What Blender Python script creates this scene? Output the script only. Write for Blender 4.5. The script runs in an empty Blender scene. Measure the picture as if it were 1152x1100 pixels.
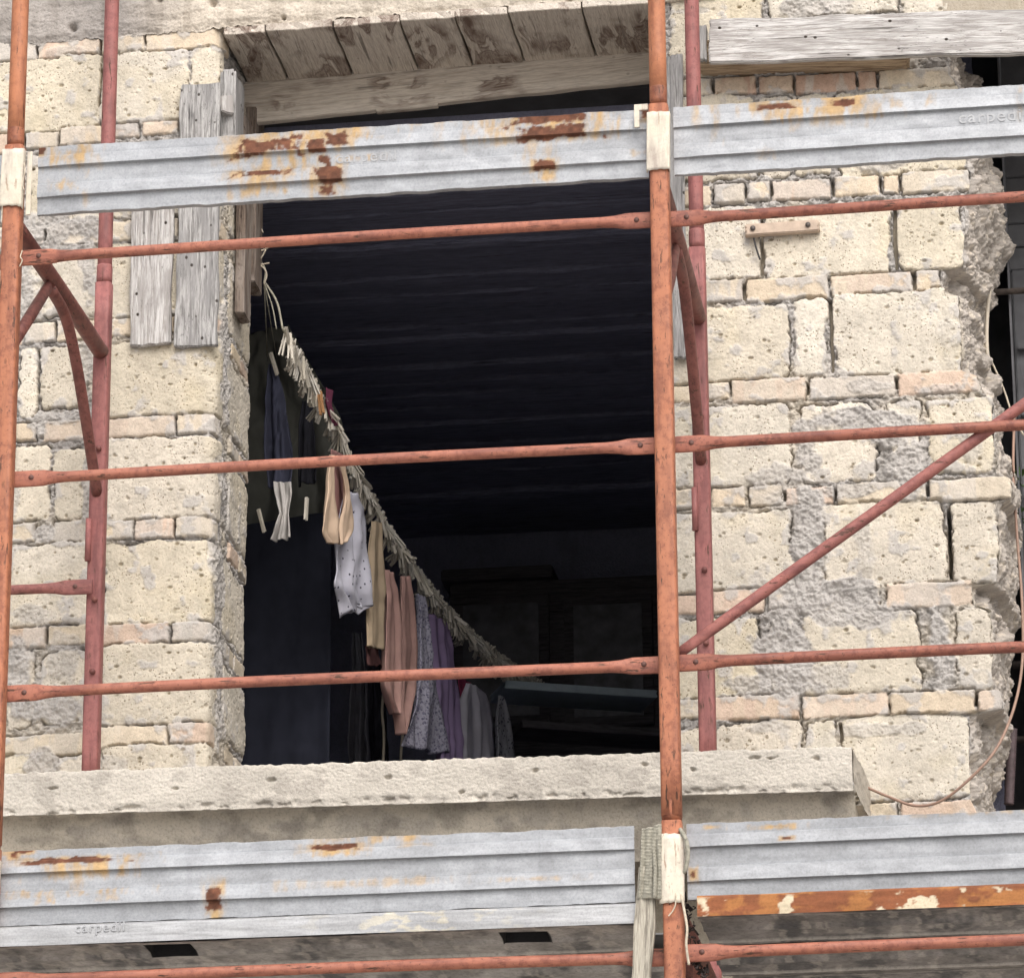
import bpy, bmesh, math, random
import numpy as np
from mathutils import Vector, Matrix
random.seed(7)
S = bpy.context.scene
COL = S.collection
RNG = np.random.default_rng(11)

# ------------------------------------------------------------------ survey
# camera solved from the scaffold's own sizes (bays of 1.80 m, frames 1.05 m deep and 2 m high)
F = 4621.1
YAW, PIT, ROL = 0.140802, 0.324722, -0.006253
CAM = np.array([2.84086, -10.23486, -5.10931])
W = 1.25                       # the facade plane
GROUND = -6.75
_cy, _sy, _cp, _sp = math.cos(YAW), math.sin(YAW), math.cos(PIT), math.sin(PIT)
_f = np.array([-_sy * _cp, _cy * _cp, _sp]); _r0 = np.array([_cy, _sy, 0.0]); _u0 = np.cross(_r0, _f)
_r = _r0 * math.cos(ROL) + _u0 * math.sin(ROL); _u = -_r0 * math.sin(ROL) + _u0 * math.cos(ROL)

def ray(x, y): return _f + _r * (x - 576) / F - _u * (y - 550) / F
def at(x, y, Y=W):
    d = ray(x, y); return CAM + d * (Y - CAM[1]) / d[1]
def atX(x, y, X):
    d = ray(x, y); return CAM + d * (X - CAM[0]) / d[0]
def atZ(x, y, Z):
    d = ray(x, y); return CAM + d * (Z - CAM[2]) / d[2]
def at_plane(x, y, o, n):
    d = ray(x, y); return CAM + d * (np.dot(o - CAM, n) / np.dot(d, n))

# ------------------------------------------------------------------ noise
_T = [np.random.default_rng(100 + i).random((256, 256)) for i in range(8)]
def vn(x, y, k=0):
    x = np.asarray(x, float); y = np.asarray(y, float)
    xi = np.floor(x).astype(int); yi = np.floor(y).astype(int)
    fx = x - xi; fy = y - yi
    fx = fx * fx * (3 - 2 * fx); fy = fy * fy * (3 - 2 * fy)
    T = _T[k % 8]; a, b, c, d = xi & 255, (xi + 1) & 255, yi & 255, (yi + 1) & 255
    return (T[a, c] * (1 - fx) + T[b, c] * fx) * (1 - fy) + (T[a, d] * (1 - fx) + T[b, d] * fx) * fy
def fbm(x, y, k=0, o=4):
    s = 0; a = .5; t = 0
    for i in range(o):
        s = s + a * vn(x * 2 ** i + 17.3 * i, y * 2 ** i + 9.1 * i, k + i); t += a; a *= .5
    return s / t
def sst(a, b, x):
    t = np.clip((x - a) / (b - a), 0, 1); return t * t * (3 - 2 * t)

# ------------------------------------------------------------------ objects
def tag(o, label, cat, group=None, kind=None):
    if label: o['label'] = label
    if cat: o['category'] = cat
    if group: o['group'] = group
    if kind: o['kind'] = kind
    return o
def thing(name, loc, label, cat, group=None):
    o = bpy.data.objects.new(name, None); COL.objects.link(o); o.location = loc
    o.empty_display_size = .1
    return tag(o, label, cat, group)
def link(name, me, mat=None, parent=None):
    o = bpy.data.objects.new(name, me); COL.objects.link(o)
    if mat is not None:
        for m in (mat if isinstance(mat, (list, tuple)) else [mat]): me.materials.append(m)
    if parent is not None:
        o.parent = parent; o.matrix_parent_inverse = Matrix.Translation(parent.location).inverted()
    return o
def recentre(o):
    me = o.data; n = len(me.vertices); v = np.empty(n * 3); me.vertices.foreach_get('co', v); v = v.reshape(-1, 3)
    c = (v.min(0) + v.max(0)) / 2; v -= c; me.vertices.foreach_set('co', v.ravel()); me.update()
    o.location = Vector(o.location) + Vector(c); return o
def grid_mesh(name, P, col=None, smooth=True, flip=False):
    nu, nv = P.shape[:2]
    me = bpy.data.meshes.new(name)
    idx = np.arange(nu * nv).reshape(nu, nv)
    q = np.stack([idx[:-1, :-1], idx[1:, :-1], idx[1:, 1:], idx[:-1, 1:]], -1).reshape(-1, 4)
    if flip: q = q[:, ::-1]
    nf = len(q)
    me.vertices.add(nu * nv); me.vertices.foreach_set('co', np.ascontiguousarray(P, dtype=np.float32).ravel())
    me.loops.add(nf * 4); me.loops.foreach_set('vertex_index', np.ascontiguousarray(q, dtype=np.int32).ravel())
    me.polygons.add(nf); me.polygons.foreach_set('loop_start', np.arange(nf, dtype=np.int32) * 4)
    me.polygons.foreach_set('use_smooth', np.full(nf, smooth))
    me.update(calc_edges=True)
    if col is not None:
        a = me.color_attributes.new('Col', 'FLOAT_COLOR', 'POINT')
        c = np.ones((nu * nv, 4), np.float32); c[:, :col.shape[-1]] = col.reshape(nu * nv, -1)
        a.data.foreach_set('color', c.ravel())
    return me
def bm_obj(name, bm, mat, parent=None, smooth=False):
    me = bpy.data.meshes.new(name); bm.normal_update(); bm.to_mesh(me); bm.free()
    if smooth: me.polygons.foreach_set('use_smooth', [True] * len(me.polygons))
    return link(name, me, mat, parent)
def add_tube(bm, pts, rad, seg=20, caps=True, ref=(0, 0, 1), sq=1.0):
    """rad: one number, or per point a number or a pair (across, along ref)"""
    pts = [Vector(p) for p in pts]; n = len(pts)
    if not isinstance(rad, (list, tuple)): rad = [rad] * n
    rings = []; R = Vector(ref)
    for i, p in enumerate(pts):
        t = (pts[min(i + 1, n - 1)] - pts[max(i - 1, 0)]).normalized()
        if abs(t.dot(R)) > .95: R = Vector((0, 1, 0)) if abs(t.y) < .9 else Vector((1, 0, 0))
        b = t.cross(R).normalized(); c = b.cross(t)
        ra, rb = rad[i] if isinstance(rad[i], (list, tuple)) else (rad[i], rad[i])
        pw = lambda v: math.copysign(abs(v) ** sq, v)
        rings.append([bm.verts.new(p + b * (ra * pw(math.cos(2 * math.pi * k / seg))) + c * (rb * pw(math.sin(2 * math.pi * k / seg)))) for k in range(seg)])
    for A, B in zip(rings, rings[1:]):
        for k in range(seg): bm.faces.new((A[k], A[(k + 1) % seg], B[(k + 1) % seg], B[k]))
    if caps:
        bm.faces.new(rings[0][::-1]); bm.faces.new(rings[-1])
def tube(name, pts, rad, mat, parent=None, seg=20, ref=(0, 0, 1), own=False, sq=1.0):
    bm = bmesh.new(); add_tube(bm, pts, rad, seg, ref=ref, sq=sq)
    bmesh.ops.recalc_face_normals(bm, faces=bm.faces)
    o = bm_obj(name, bm, mat, parent, True)
    return recentre(o) if own else o
def smooth_path(pts, n=8):
    P = [np.array(p, float) for p in pts]; P = [2 * P[0] - P[1]] + P + [2 * P[-1] - P[-2]]; out = []
    for i in range(1, len(P) - 2):
        for k in range(n):
            t = k / n; a, b, c, d = P[i - 1:i + 3]
            out.append(.5 * (2 * b + (c - a) * t + (2 * a - 5 * b + 4 * c - d) * t * t + (3 * b - a - 3 * c + d) * t ** 3))
    out.append(P[-2]); return [tuple(v) for v in out]
def plank(name, c, L, wd, th, mat, parent=None, rot=(0, 0, 0), warp=.004, bev=.003, notch=None, seed=0):
    """A sawn board: local X along the grain, Y across, Z through; slightly warped, with worn ends."""
    rnd = random.Random(seed); bm = bmesh.new()
    nx = max(6, int(L / .05)); ny = 6
    vs = {}
    for s in (0, 1):
        for i in range(nx + 1):
            for j in range(ny + 1):
                x = (i / nx - .5) * L; y = (j / ny - .5) * wd; z = (s - .5) * th
                if i in (0, nx): x += rnd.uniform(-1, 1) * .004
                if j in (0, ny): y += (float(vn(i * .5 + seed * 3.1, j * 7.7 + seed, 2)) - .5) * warp * 1.6
                z += (float(vn(i * .23 + seed, j * .4 + 3, 1)) - .5) * warp
                vs[s, i, j] = bm.verts.new((x, y, z))
    f = bm.faces.new
    for i in range(nx):
        for j in range(ny):
            f((vs[1, i, j], vs[1, i + 1, j], vs[1, i + 1, j + 1], vs[1, i, j + 1]))
            f((vs[0, i, j], vs[0, i, j + 1], vs[0, i + 1, j + 1], vs[0, i + 1, j]))
    for i in range(nx):
        f((vs[0, i, 0], vs[0, i + 1, 0], vs[1, i + 1, 0], vs[1, i, 0]))
        f((vs[0, i, ny], vs[1, i, ny], vs[1, i + 1, ny], vs[0, i + 1, ny]))
    for j in range(ny):
        f((vs[0, 0, j], vs[1, 0, j], vs[1, 0, j + 1], vs[0, 0, j + 1]))
        f((vs[0, nx, j], vs[0, nx, j + 1], vs[1, nx, j + 1], vs[1, nx, j]))
    bm.normal_update()
    ed = [e for e in bm.edges if len(e.link_faces) == 2 and e.calc_face_angle(0) > .9]
    bmesh.ops.bevel(bm, geom=ed, offset=bev, segments=2, affect='EDGES')
    o = bm_obj(name, bm, mat)
    o.location = c; o.rotation_euler = rot
    if parent is not None:
        o.parent = parent; o.matrix_parent_inverse = Matrix.Translation(parent.location).inverted()
    return o
def add_box(bm, lo, hi, bev=0.0):
    r = bmesh.ops.create_cube(bm, size=1.0)
    for v in r['verts']:
        v.co = Vector([lo[i] + (v.co[i] + .5) * (hi[i] - lo[i]) for i in range(3)])
    if bev:
        es = list({e for v in r['verts'] for e in v.link_edges})
        bmesh.ops.bevel(bm, geom=es, offset=bev, segments=2, affect='EDGES')
def box(name, lo, hi, mat, parent=None, bev=0.0):
    bm = bmesh.new(); add_box(bm, lo, hi, bev); return bm_obj(name, bm, mat, parent)

# ------------------------------------------------------------------ materials
class NT:
    def __init__(s, name):
        s.m = bpy.data.materials.new(name); s.m.use_nodes = True; s.t = s.m.node_tree; s.t.nodes.clear()
        s.out = s.n('ShaderNodeOutputMaterial'); s.b = s.n('ShaderNodeBsdfPrincipled')
        s.l(s.b.outputs[0], s.out.inputs[0]); s.tc = s.n('ShaderNodeTexCoord')
    def n(s, t, **k):
        x = s.t.nodes.new(t)
        for a, v in k.items(): setattr(x, a, v)
        return x
    def l(s, a, b): s.t.links.new(a, b)
    def mp(s, sc, coord='Object', rnd=True):
        m = s.n('ShaderNodeMapping'); m.inputs['Scale'].default_value = sc
        s.l(s.tc.outputs[coord], m.inputs['Vector'])
        if rnd:
            oi = s.n('ShaderNodeObjectInfo'); mu = s.n('ShaderNodeMath', operation='MULTIPLY'); mu.inputs[1].default_value = 37.0
            s.l(oi.outputs['Random'], mu.inputs[0]); s.l(mu.outputs[0], m.inputs['Location'])
        return m.outputs[0]
    def noise(s, vec, scale, detail=4, rough=.55, dist=0.0):
        x = s.n('ShaderNodeTexNoise'); x.inputs['Scale'].default_value = scale; x.inputs['Detail'].default_value = detail
        x.inputs['Roughness'].default_value = rough; x.inputs['Distortion'].default_value = dist
        s.l(vec, x.inputs['Vector']); return x.outputs['Fac']
    def voro(s, vec, scale, feat='F1', rnd=1.0):
        x = s.n('ShaderNodeTexVoronoi', feature=feat); x.inputs['Scale'].default_value = scale; x.inputs['Randomness'].default_value = rnd
        s.l(vec, x.inputs['Vector']); return x.outputs['Distance']
    def ramp(s, fac, stops, interp='LINEAR'):
        x = s.n('ShaderNodeValToRGB'); x.color_ramp.interpolation = interp; e = x.color_ramp.elements
        while len(e) < len(stops): e.new(.5)
        for a, (p, c) in zip(e, stops):
            a.position = p; a.color = (c, c, c, 1) if isinstance(c, (int, float)) else (*c, 1)
        s.l(fac, x.inputs[0]); return x.outputs[0]
    def mix(s, f, a, b, mode='MIX'):
        x = s.n('ShaderNodeMix', data_type='RGBA', blend_type=mode)
        for sock, v in ((x.inputs[0], f), (x.inputs[6], a), (x.inputs[7], b)):
            if hasattr(v, 'links'): s.l(v, sock)
            elif isinstance(v, (int, float)): sock.default_value = v if sock == x.inputs[0] else (v, v, v, 1)
            else: sock.default_value = (*v, 1)
        return x.outputs[2]
    def math(s, op, a, b=None):
        x = s.n('ShaderNodeMath', operation=op)
        for i, v in enumerate((a, b)):
            if v is None: continue
            if hasattr(v, 'links'): s.l(v, x.inputs[i])
            else: x.inputs[i].default_value = v
        return x.outputs[0]
    def bump(s, h, st=.5, d=.01, prev=None):
        x = s.n('ShaderNodeBump'); x.inputs['Strength'].default_value = st; x.inputs['Distance'].default_value = d
        s.l(h, x.inputs['Height'])
        if prev is not None: s.l(prev, x.inputs['Normal'])
        s.l(x.outputs[0], s.b.inputs['Normal']); return x.outputs[0]
    def col(s, v):
        if hasattr(v, 'links'): s.l(v, s.b.inputs['Base Color'])
        else: s.b.inputs['Base Color'].default_value = (*v, 1)
    def set(s, **k):
        for a, v in k.items():
            i = s.b.inputs[a.replace('_', ' ')]
            if hasattr(v, 'links'): s.l(v, i)
            else: i.default_value = v
        return s.m

def m_masonry():
    t = NT('masonry'); a = t.n('ShaderNodeAttribute', attribute_name='Col')
    v = t.mp((1, 1, 1), rnd=False)
    n1 = t.noise(v, 190, 5, .7); n2 = t.noise(v, 28, 4, .6)
    c = t.mix(1.0, a.outputs['Color'], t.ramp(n1, [(.28, .76), (.5, 1.0), (.75, 1.10)]), 'MULTIPLY')
    c = t.mix(1.0, c, t.ramp(n2, [(.3, .86), (.6, 1.06)]), 'MULTIPLY')
    # small dark inclusions of the tuff, where the attribute's alpha says tuff
    vo = t.voro(v, 105); sp = t.ramp(vo, [(.16, 1.0), (.26, 0.0)])
    k = t.math('MULTIPLY', sp, a.outputs['Alpha']); k = t.math('MULTIPLY', k, t.ramp(t.noise(v, 14, 2), [(.44, 0), (.60, .8)]))
    c = t.mix(k, c, (.16, .125, .08))
    t.col(c); t.set(Roughness=.95, Specular_IOR_Level=.15)
    b = t.bump(n1, .35, .005); t.bump(t.math('MULTIPLY', k, -1.0), .5, .005, b)
    return t.m
def m_concrete(name, base, dirt=.35, scale=1.0):
    t = NT(name); v = t.mp((scale, scale, scale), rnd=False)
    n1 = t.noise(v, 130, 6, .7); n2 = t.noise(v, 7, 5, .65, .6); st = t.noise(t.mp((9 * scale, 9 * scale, 1.2 * scale), rnd=False), 3, 4, .6)
    c = t.mix(1.0, base, t.ramp(n1, [(.25, .7), (.5, 1.0), (.75, 1.12)]), 'MULTIPLY')
    c = t.mix(t.ramp(n2, [(.45, 0), (.7, dirt)]), c, tuple(x * .55 for x in base))
    c = t.mix(t.ramp(st, [(.5, 0), (.75, dirt)]), c, tuple(x * f for x, f in zip(base, (.6, .58, .52))))
    vo = t.voro(v, 60); c = t.mix(t.ramp(vo, [(.08, .5), (.14, 0)]), c, (.1, .085, .07))
    t.col(c); t.set(Roughness=.95, Specular_IOR_Level=.15)
    b = t.bump(n1, .6, .006); t.bump(n2, .4, .01, b); return t.m
def m_paint(name, base, axis='z', chip=.5, fade=(1.12, 1.1, 1.06), chipcol=(.075, .035, .022)):
    t = NT(name); s = [1, 1, 1]; s['xyz'.index(axis)] = .16
    v = t.mp(tuple(s)); w = t.mp((1, 1, 1))
    n1 = t.noise(v, 95, 4, .65); n2 = t.noise(w, 9, 4, .6); n3 = t.noise(v, 30, 5, .6)
    c = t.mix(t.ramp(n2, [(.35, 0), (.7, 1)]), base, tuple(b * f for b, f in zip(base, fade)))
    c = t.mix(t.ramp(n3, [(.34, .75), (.52, 0)]), c, tuple(b * f for b, f in zip(base, (.55, .5, .55))))
    chipm = t.math('MULTIPLY', t.ramp(n1, [(.585, 0), (.64, 1)]), t.ramp(t.noise(w, 14, 3), [(.42, 0), (.6, 1)]))
    chipm = t.math('MULTIPLY', chipm, chip * 1.9)
    c = t.mix(chipm, c, chipcol)
    spk = t.math('MULTIPLY', t.ramp(t.noise(w, 150, 3, .6), [(.635, 0), (.69, 1)]), chip)
    c = t.mix(spk, c, (.09, .04, .03))
    mo = t.math('MULTIPLY', t.ramp(t.noise(w, 42, 5, .7), [(.47, 0), (.62, .75)]), min(chip, 1.0))
    c = t.mix(mo, c, tuple(b * f for b, f in zip(base, (.50, .42, .46))))
    t.col(c); t.set(Roughness=t.ramp(n2, [(.3, .5), (.7, .68)]), Specular_IOR_Level=.35)
    b = t.bump(t.math('SUBTRACT', t.math('MULTIPLY', n3, .5), chipm), .35, .003); return t.m
def m_wood(name, base, dark, hole=.5, grain=1.0, stain=None, gray=None, bump=.6):
    t = NT(name); v = t.mp((1.6, 24, 24)); w = t.mp((1, 1, 1)); u = t.mp((2.5, 9, 9))
    g1 = t.noise(v, 5, 6, .7, .25); g2 = t.noise(v, 16, 3, .6); lo = t.noise(w, 6, 4, .6, .4)
    c = t.mix(t.ramp(g1, [(.40, 1), (.54, 0)]), base, dark)
    c = t.mix(1.0, c, t.ramp(g2, [(.3, .78), (.65, 1.1)]), 'MULTIPLY')
    if gray: c = t.mix(t.ramp(t.noise(t.mp((.9, 5, 5)), 5, 5, .65, .5), [(.44, 0), (.62, .9)]), c, gray)
    if stain:
        wv = t.noise(u, 2.2, 4, .55, .7)
        rg = t.ramp(wv, [(.46, 0), (.52, .8), (.56, .45), (.66, .9)])
        c = t.mix(t.math('MULTIPLY', rg, t.ramp(t.noise(w, 3.3, 3), [(.47, 0), (.56, .95)])), c, stain)
    sp = t.ramp(t.voro(t.mp((.8, 1, 1)), 24), [(.07, 1), (.13, 0)])
    if gray:
        pk = t.ramp(t.noise(t.mp((5, 16, 16)), 8, 6, .8), [(.56, 0), (.66, .85)]); pk = t.math('MULTIPLY', pk, t.ramp(t.noise(w, 7, 3), [(.44, 0), (.58, 1)])); c = t.mix(pk, c, tuple(x * .3 for x in dark))
    sp = t.math('MULTIPLY', sp, hole); c = t.mix(sp, c, (.035, .025, .02))
    cr = t.ramp(t.noise(t.mp((.7, 30, 30)), 3.2, 3, .5, .3), [(.60, 0), (.66, 1)])
    cr = t.math('MULTIPLY', cr, t.ramp(t.noise(w, 9, 2), [(.45, 0), (.6, .8)])); c = t.mix(cr, c, tuple(x * .4 for x in dark))
    t.col(c); t.set(Roughness=.9, Specular_IOR_Level=.2)
    t.bump(t.math('SUBTRACT', g1, t.math('ADD', cr, sp)), bump, .006); return t.m
def m_galv():
    t = NT('galvanised_sheet'); a = t.n('ShaderNodeAttribute', attribute_name='Col'); v = t.mp((1, 1, 1))
    n1 = t.noise(v, 150, 5, .7); n2 = t.noise(v, 12, 4, .6); n3 = t.noise(t.mp((.5, 9, 9)), 8, 4, .6)
    ru = a.outputs['Alpha']
    c = t.mix(1.0, a.outputs['Color'], t.ramp(n1, [(.3, .8), (.5, 1), (.72, 1.12)]), 'MULTIPLY')
    c = t.mix(1.0, c, t.ramp(n2, [(.32, .86), (.66, 1.06)]), 'MULTIPLY'); c = t.mix(1.0, c, t.ramp(n3, [(.32, .9), (.66, 1.05)]), 'MULTIPLY')
    t.col(c); t.set(Metallic=t.math('MULTIPLY', ru, .25), Roughness=t.math('SUBTRACT', .88, t.math('MULTIPLY', ru, .38)), Specular_IOR_Level=.4)
    t.bump(n1, .12, .003); return t.m
def m_attr(name, rough=.8, nsc=120, bump=.3):
    t = NT(name); a = t.n('ShaderNodeAttribute', attribute_name='Col'); v = t.mp((1, 1, 1), rnd=False); n = t.noise(v, nsc, 5, .7)
    t.col(t.mix(1.0, a.outputs['Color'], t.ramp(n, [(.28, .65), (.5, 1), (.75, 1.15)]), 'MULTIPLY')); t.set(Roughness=rough, Specular_IOR_Level=.2); t.bump(n, bump, .005); return t.m
def m_cloth(name, base, spots=None, scale=60, thr=.2, both=None):
    t = NT(name); v = t.mp((1, 1, 1)); n = t.noise(v, 14, 3); wv = t.noise(t.mp((1, 1, 1)), 420, 2)
    c = t.mix(1.0, base, t.ramp(n, [(.3, .85), (.7, 1.08)]), 'MULTIPLY')
    if spots:
        d = t.voro(v, scale); c = t.mix(t.ramp(d, [(thr, 1), (thr + .07, 0)]), c, spots)
        if both: d2 = t.noise(v, scale * 1.4, 2); c = t.mix(t.ramp(d2, [(.52, 0), (.58, .8)]), c, both)
    t.col(c); t.set(Roughness=.95, Specular_IOR_Level=.1); t.bump(wv, .2, .001); return t.m
def m_plain(name, base, rough=.8, var=.25, scale=30, **k):
    t = NT(name); n = t.noise(t.mp((1, 1, 1)), scale, 4, .6)
    t.col(t.mix(1.0, base, t.ramp(n, [(.3, 1 - var), (.7, 1 + var * .5)]), 'MULTIPLY')); t.set(Roughness=rough, **k); t.bump(n, .3, .003); return t.m

MAS = m_masonry()
LINTEL = m_attr('render_coat', .95, 140, .6)
ORANGE = m_paint('orange_paint', (.345, .135, .074), 'z', .85)
ORANGE_UP = m_paint('worn_orange_paint', (.36, .145, .075), 'z', .45)
RED = m_paint('faded_red_paint', (.245, .094, .084), 'z', .5, (1.25, 1.2, 1.25))
BRACE = m_paint('dull_red_paint', (.20, .075, .062), 'y', .9)
RAIL = m_paint('rail_paint', (.315, .122, .082), 'x', .8)
RAILR = m_paint('rusty_rail_paint', (.26, .096, .066), 'x', 1.4)
DIAG = m_paint('pink_rail_paint', (.27, .105, .092), 'x', .7)
GALV = m_galv()
GREY_WOOD = m_wood('grey_weathered_wood', (.41, .40, .39), (.185, .178, .172), .9, gray=(.235, .228, .225))
PALE_WOOD = m_wood('bleached_wood', (.54, .525, .51), (.28, .258, .24), 1.0, gray=(.30, .282, .27))
BROWN_WOOD = m_wood('brown_weathered_wood', (.20, .155, .125), (.075, .055, .045), .3, gray=(.28, .24, .21))
SOFFIT = m_wood('formwork_wood', (.56, .505, .44), (.44, .385, .33), .25, stain=(.085, .042, .028), bump=.3)
BEAM_WOOD = m_wood('aged_beam_wood', (.40, .31, .215), (.20, .14, .09), .2)
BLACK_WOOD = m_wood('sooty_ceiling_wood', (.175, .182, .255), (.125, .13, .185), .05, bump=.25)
COLLAR = m_paint('rusty_collar', (.26, .095, .050), 'z', 1.0)
CREAM = m_paint('cream_paint', (.55, .50, .40), 'z', .3, (1.1, 1.13, 1.2), (.20, .085, .03))
def m_peg():
    t = NT('peg_wood'); oi = t.n('ShaderNodeObjectInfo'); n = t.noise(t.mp((60, 60, 8)), 5, 3)
    c = t.ramp(oi.outputs['Random'], [(0, (.36, .33, .28)), (.35, (.66, .61, .52)), (.7, (.58, .55, .50)), (1, (.72, .66, .55))])
    t.col(t.mix(1.0, c, t.ramp(n, [(.3, .75), (.7, 1.05)]), 'MULTIPLY')); return t.set(Roughness=.85, Specular_IOR_Level=.2)
PEG = m_peg()
RIV = m_plain('rusty_rivet', (.11, .05, .04), .7, .4, 60)
STEEL = m_plain('dark_steel', (.12, .10, .09), .6, .4, 60, Metallic=.5)
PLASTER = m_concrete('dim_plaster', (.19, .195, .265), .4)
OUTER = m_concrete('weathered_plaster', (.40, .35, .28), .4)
GAP_SHADE = m_plain('gap_shade_lintel', (.03, .03, .034), .95, .4, 10)  # near-black colour stands in for shade in the gap behind the fascia
ASPHALT = m_concrete('street_paving', (.48, .46, .43), .3, .3)

# ------------------------------------------------------------------ masonry height fields
TUFF = [(.555, .503, .425), (.57, .52, .44), (.54, .487, .40), (.565, .52, .445), (.53, .475, .38)]
BRK = [(.55, .455, .37), (.54, .42, .335), (.555, .48, .375), (.50, .455, .405), (.56, .47, .36), (.54, .48, .40)]
MORT = np.array((.365, .345, .325))

def px_rect(b):
    a = at(b[0], b[1]); c = at(b[2], b[3]); return a[0], c[0], c[2], a[2]       # x0 x1 z0 z1
def relief(Sx, Z, blocks, patches, gaps, rub=None, seed=3):
    """height (towards the viewer) and colour of a rough masonry face over the grid Sx, Z"""
    rnd = random.Random(seed)
    H = .001 + (fbm(Sx * 18, Z * 18, 1) - .5) * .016 + (fbm(Sx * 80, Z * 80, 2) - .5) * .017 - sst(.52, .60, fbm(Sx * 70, Z * 110, 6)) * .006
    v = fbm(Sx * 7, Z * 7, 3); v2 = fbm(Sx * 60, Z * 60, 4)
    C = MORT[None, None, :] * (.74 + .42 * v + .5 * (v2 - .5))[..., None]
    C = C + (np.array((.09, .065, .02)) * sst(.5, .7, fbm(Sx * 4, Z * 4, 5))[..., None])
    A = np.zeros_like(H)
    Z1 = Z[0]; sm = Sx.min(1); sM = Sx.max(1)
    def win(x0, x1, z0, z1, m=.03):
        i = np.where((sM > x0 - m) & (sm < x1 + m))[0]; j = np.where((Z1 > z0 - m) & (Z1 < z1 + m))[0]
        return (slice(i[0], i[-1] + 1), slice(j[0], j[-1] + 1)) if len(i) and len(j) else None
    for (x0, x1, z0, z1, kind) in blocks:
        w = win(x0, x1, z0, z1)
        if w is None: continue
        s, z = Sx[w], Z[w]; k = rnd.randrange(6); o = rnd.random() * 50
        tuff = kind == 't'
        wa = .016 if tuff else .0045
        ws = s + ((fbm(s * 14 + o, z * 14, k) - .5) * 2 + (fbm(s * 45 + o, z * 45, k + 3) - .5) * .9) * wa; wz = z + (fbm(s * 14, z * 14 + o, k + 1) - .5) * wa * 1.6
        r = rnd.uniform(.010, .028) if tuff else rnd.uniform(.001, .004)
        hx, hz = (x1 - x0) / 2, (z1 - z0) / 2; r = min(r, hx * .8, hz * .8)
        qx = np.abs(ws - (x0 + x1) / 2) - hx + r; qz = np.abs(wz - (z0 + z1) / 2) - hz + r
        d = np.hypot(np.maximum(qx, 0), np.maximum(qz, 0)) + np.minimum(np.maximum(qx, qz), 0) - r
        d = d + (fbm(s * 90 + o, z * 90, k + 2) - .5) * (.010 if tuff else .006)
        m = sst(.0015, -.0025, d)
        hb = rnd.uniform(.003, .007) if tuff else rnd.uniform(.002, .008)
        tx, tz = rnd.uniform(-.014, .014), rnd.uniform(-.02, .02)
        h = hb * (1 - np.exp(np.minimum(d, 0) / (.007 if tuff else .0032))) + (s - x0) * tx + (z - z0) * tz + (fbm(s * 30 + o, z * 30, k) - .5) * (.0040 if tuff else .0028)
        h = h + (fbm(s * 150, z * 150 + o, k + 3) - .5) * (.0030 if tuff else .0020)
        base = np.array((.44, .31, .24) if kind == 'r' else rnd.choice(TUFF if tuff else BRK)) * rnd.uniform(.94, 1.05)
        cc = base[None, None] * (.86 + .28 * fbm(s * 11 + o, z * 11, k + 1))[..., None]
        yl = .5 * sst(.55, .75, fbm(s * 6 + o, z * 6 + 4, k + 2))[..., None]; cc = cc * (1 - yl * np.array((.04, .07, .17)))
        if not tuff:
            bl = sst(.47, .56, fbm(s * 22 + o, z * 4, k + 4))[..., None] * rnd.uniform(.2, .85)
            cc = cc * (1 - bl) + np.array(rnd.choice(BRK[2:] + [(.46, .43, .39)])) * bl
        # mortar left smeared over the edges
        sm_ = sst(.60, .72, fbm(s * 20 + o, z * 20, k + 5) + np.clip(1 + d / .03, 0, 1) * .17 - .05) * .8
        cc = cc * (1 - sm_[..., None]) + (MORT * 1.2)[None, None] * sm_[..., None]; h = h + sm_ * .003
        crack = np.exp(-((d - .001) / .0026) ** 2) * sst(.44, .56, fbm(s * 22, z * 22 + o, k + 6)) * .020
        H[w] = H[w] * (1 - m) + h * m - crack
        C[w] = C[w] * (1 - m[..., None]) + cc * m[..., None]
        A[w] = A[w] * (1 - m) + m * (1 - sm_) * (1.0 if tuff else .25)
        if tuff:
            for _ in range(int((x1 - x0) * (z1 - z0) * 1300)):
                px, pz = rnd.uniform(x0 + .01, x1 - .01), rnd.uniform(z0 + .01, z1 - .01)
                rr = min(.0017 * rnd.paretovariate(2.0), .0065); ww = win(px, px, pz, pz, rr * 1.6)
                if ww is None: continue
                q = ((Sx[ww] - px) / (rr * rnd.uniform(.8, 1.5))) ** 2 + ((Z[ww] - pz) / (rr * rnd.uniform(.7, 1.1))) ** 2
                g = np.clip(1.2 - q, 0, 1)
                H[ww] -= g * rr * rnd.uniform(.5, 1.1)
                if rnd.random() < .55: C[ww] = C[ww] * (1 - g[..., None] * np.array((.5, .54, .62)) * rnd.uniform(.4, 1))
    for (cx, cz, rx, rz, st) in patches:
        w = win(cx - rx, cx + rx, cz - rz, cz + rz, .06)
        if w is None: continue
        s, z = Sx[w], Z[w]
        e = 1 - np.hypot((s - cx) / rx, (z - cz) / rz)
        m = sst(-.05, .30, e + (fbm(s * 18 + cx * 7, z * 18, 2) - .5) * 1.5) * st
        h = .009 + (fbm(s * 28, z * 28, 5) - .5) * .022 + (fbm(s * 110, z * 110, 6) - .5) * .015
        cc = MORT[None, None] * (.85 + .45 * fbm(s * 9, z * 9 + 3, 6))[..., None]
        H[w] = H[w] * (1 - m) + np.maximum(h, H[w] - .004) * m; C[w] = C[w] * (1 - m[..., None]) + cc * m[..., None]; A[w] *= (1 - m)
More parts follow.
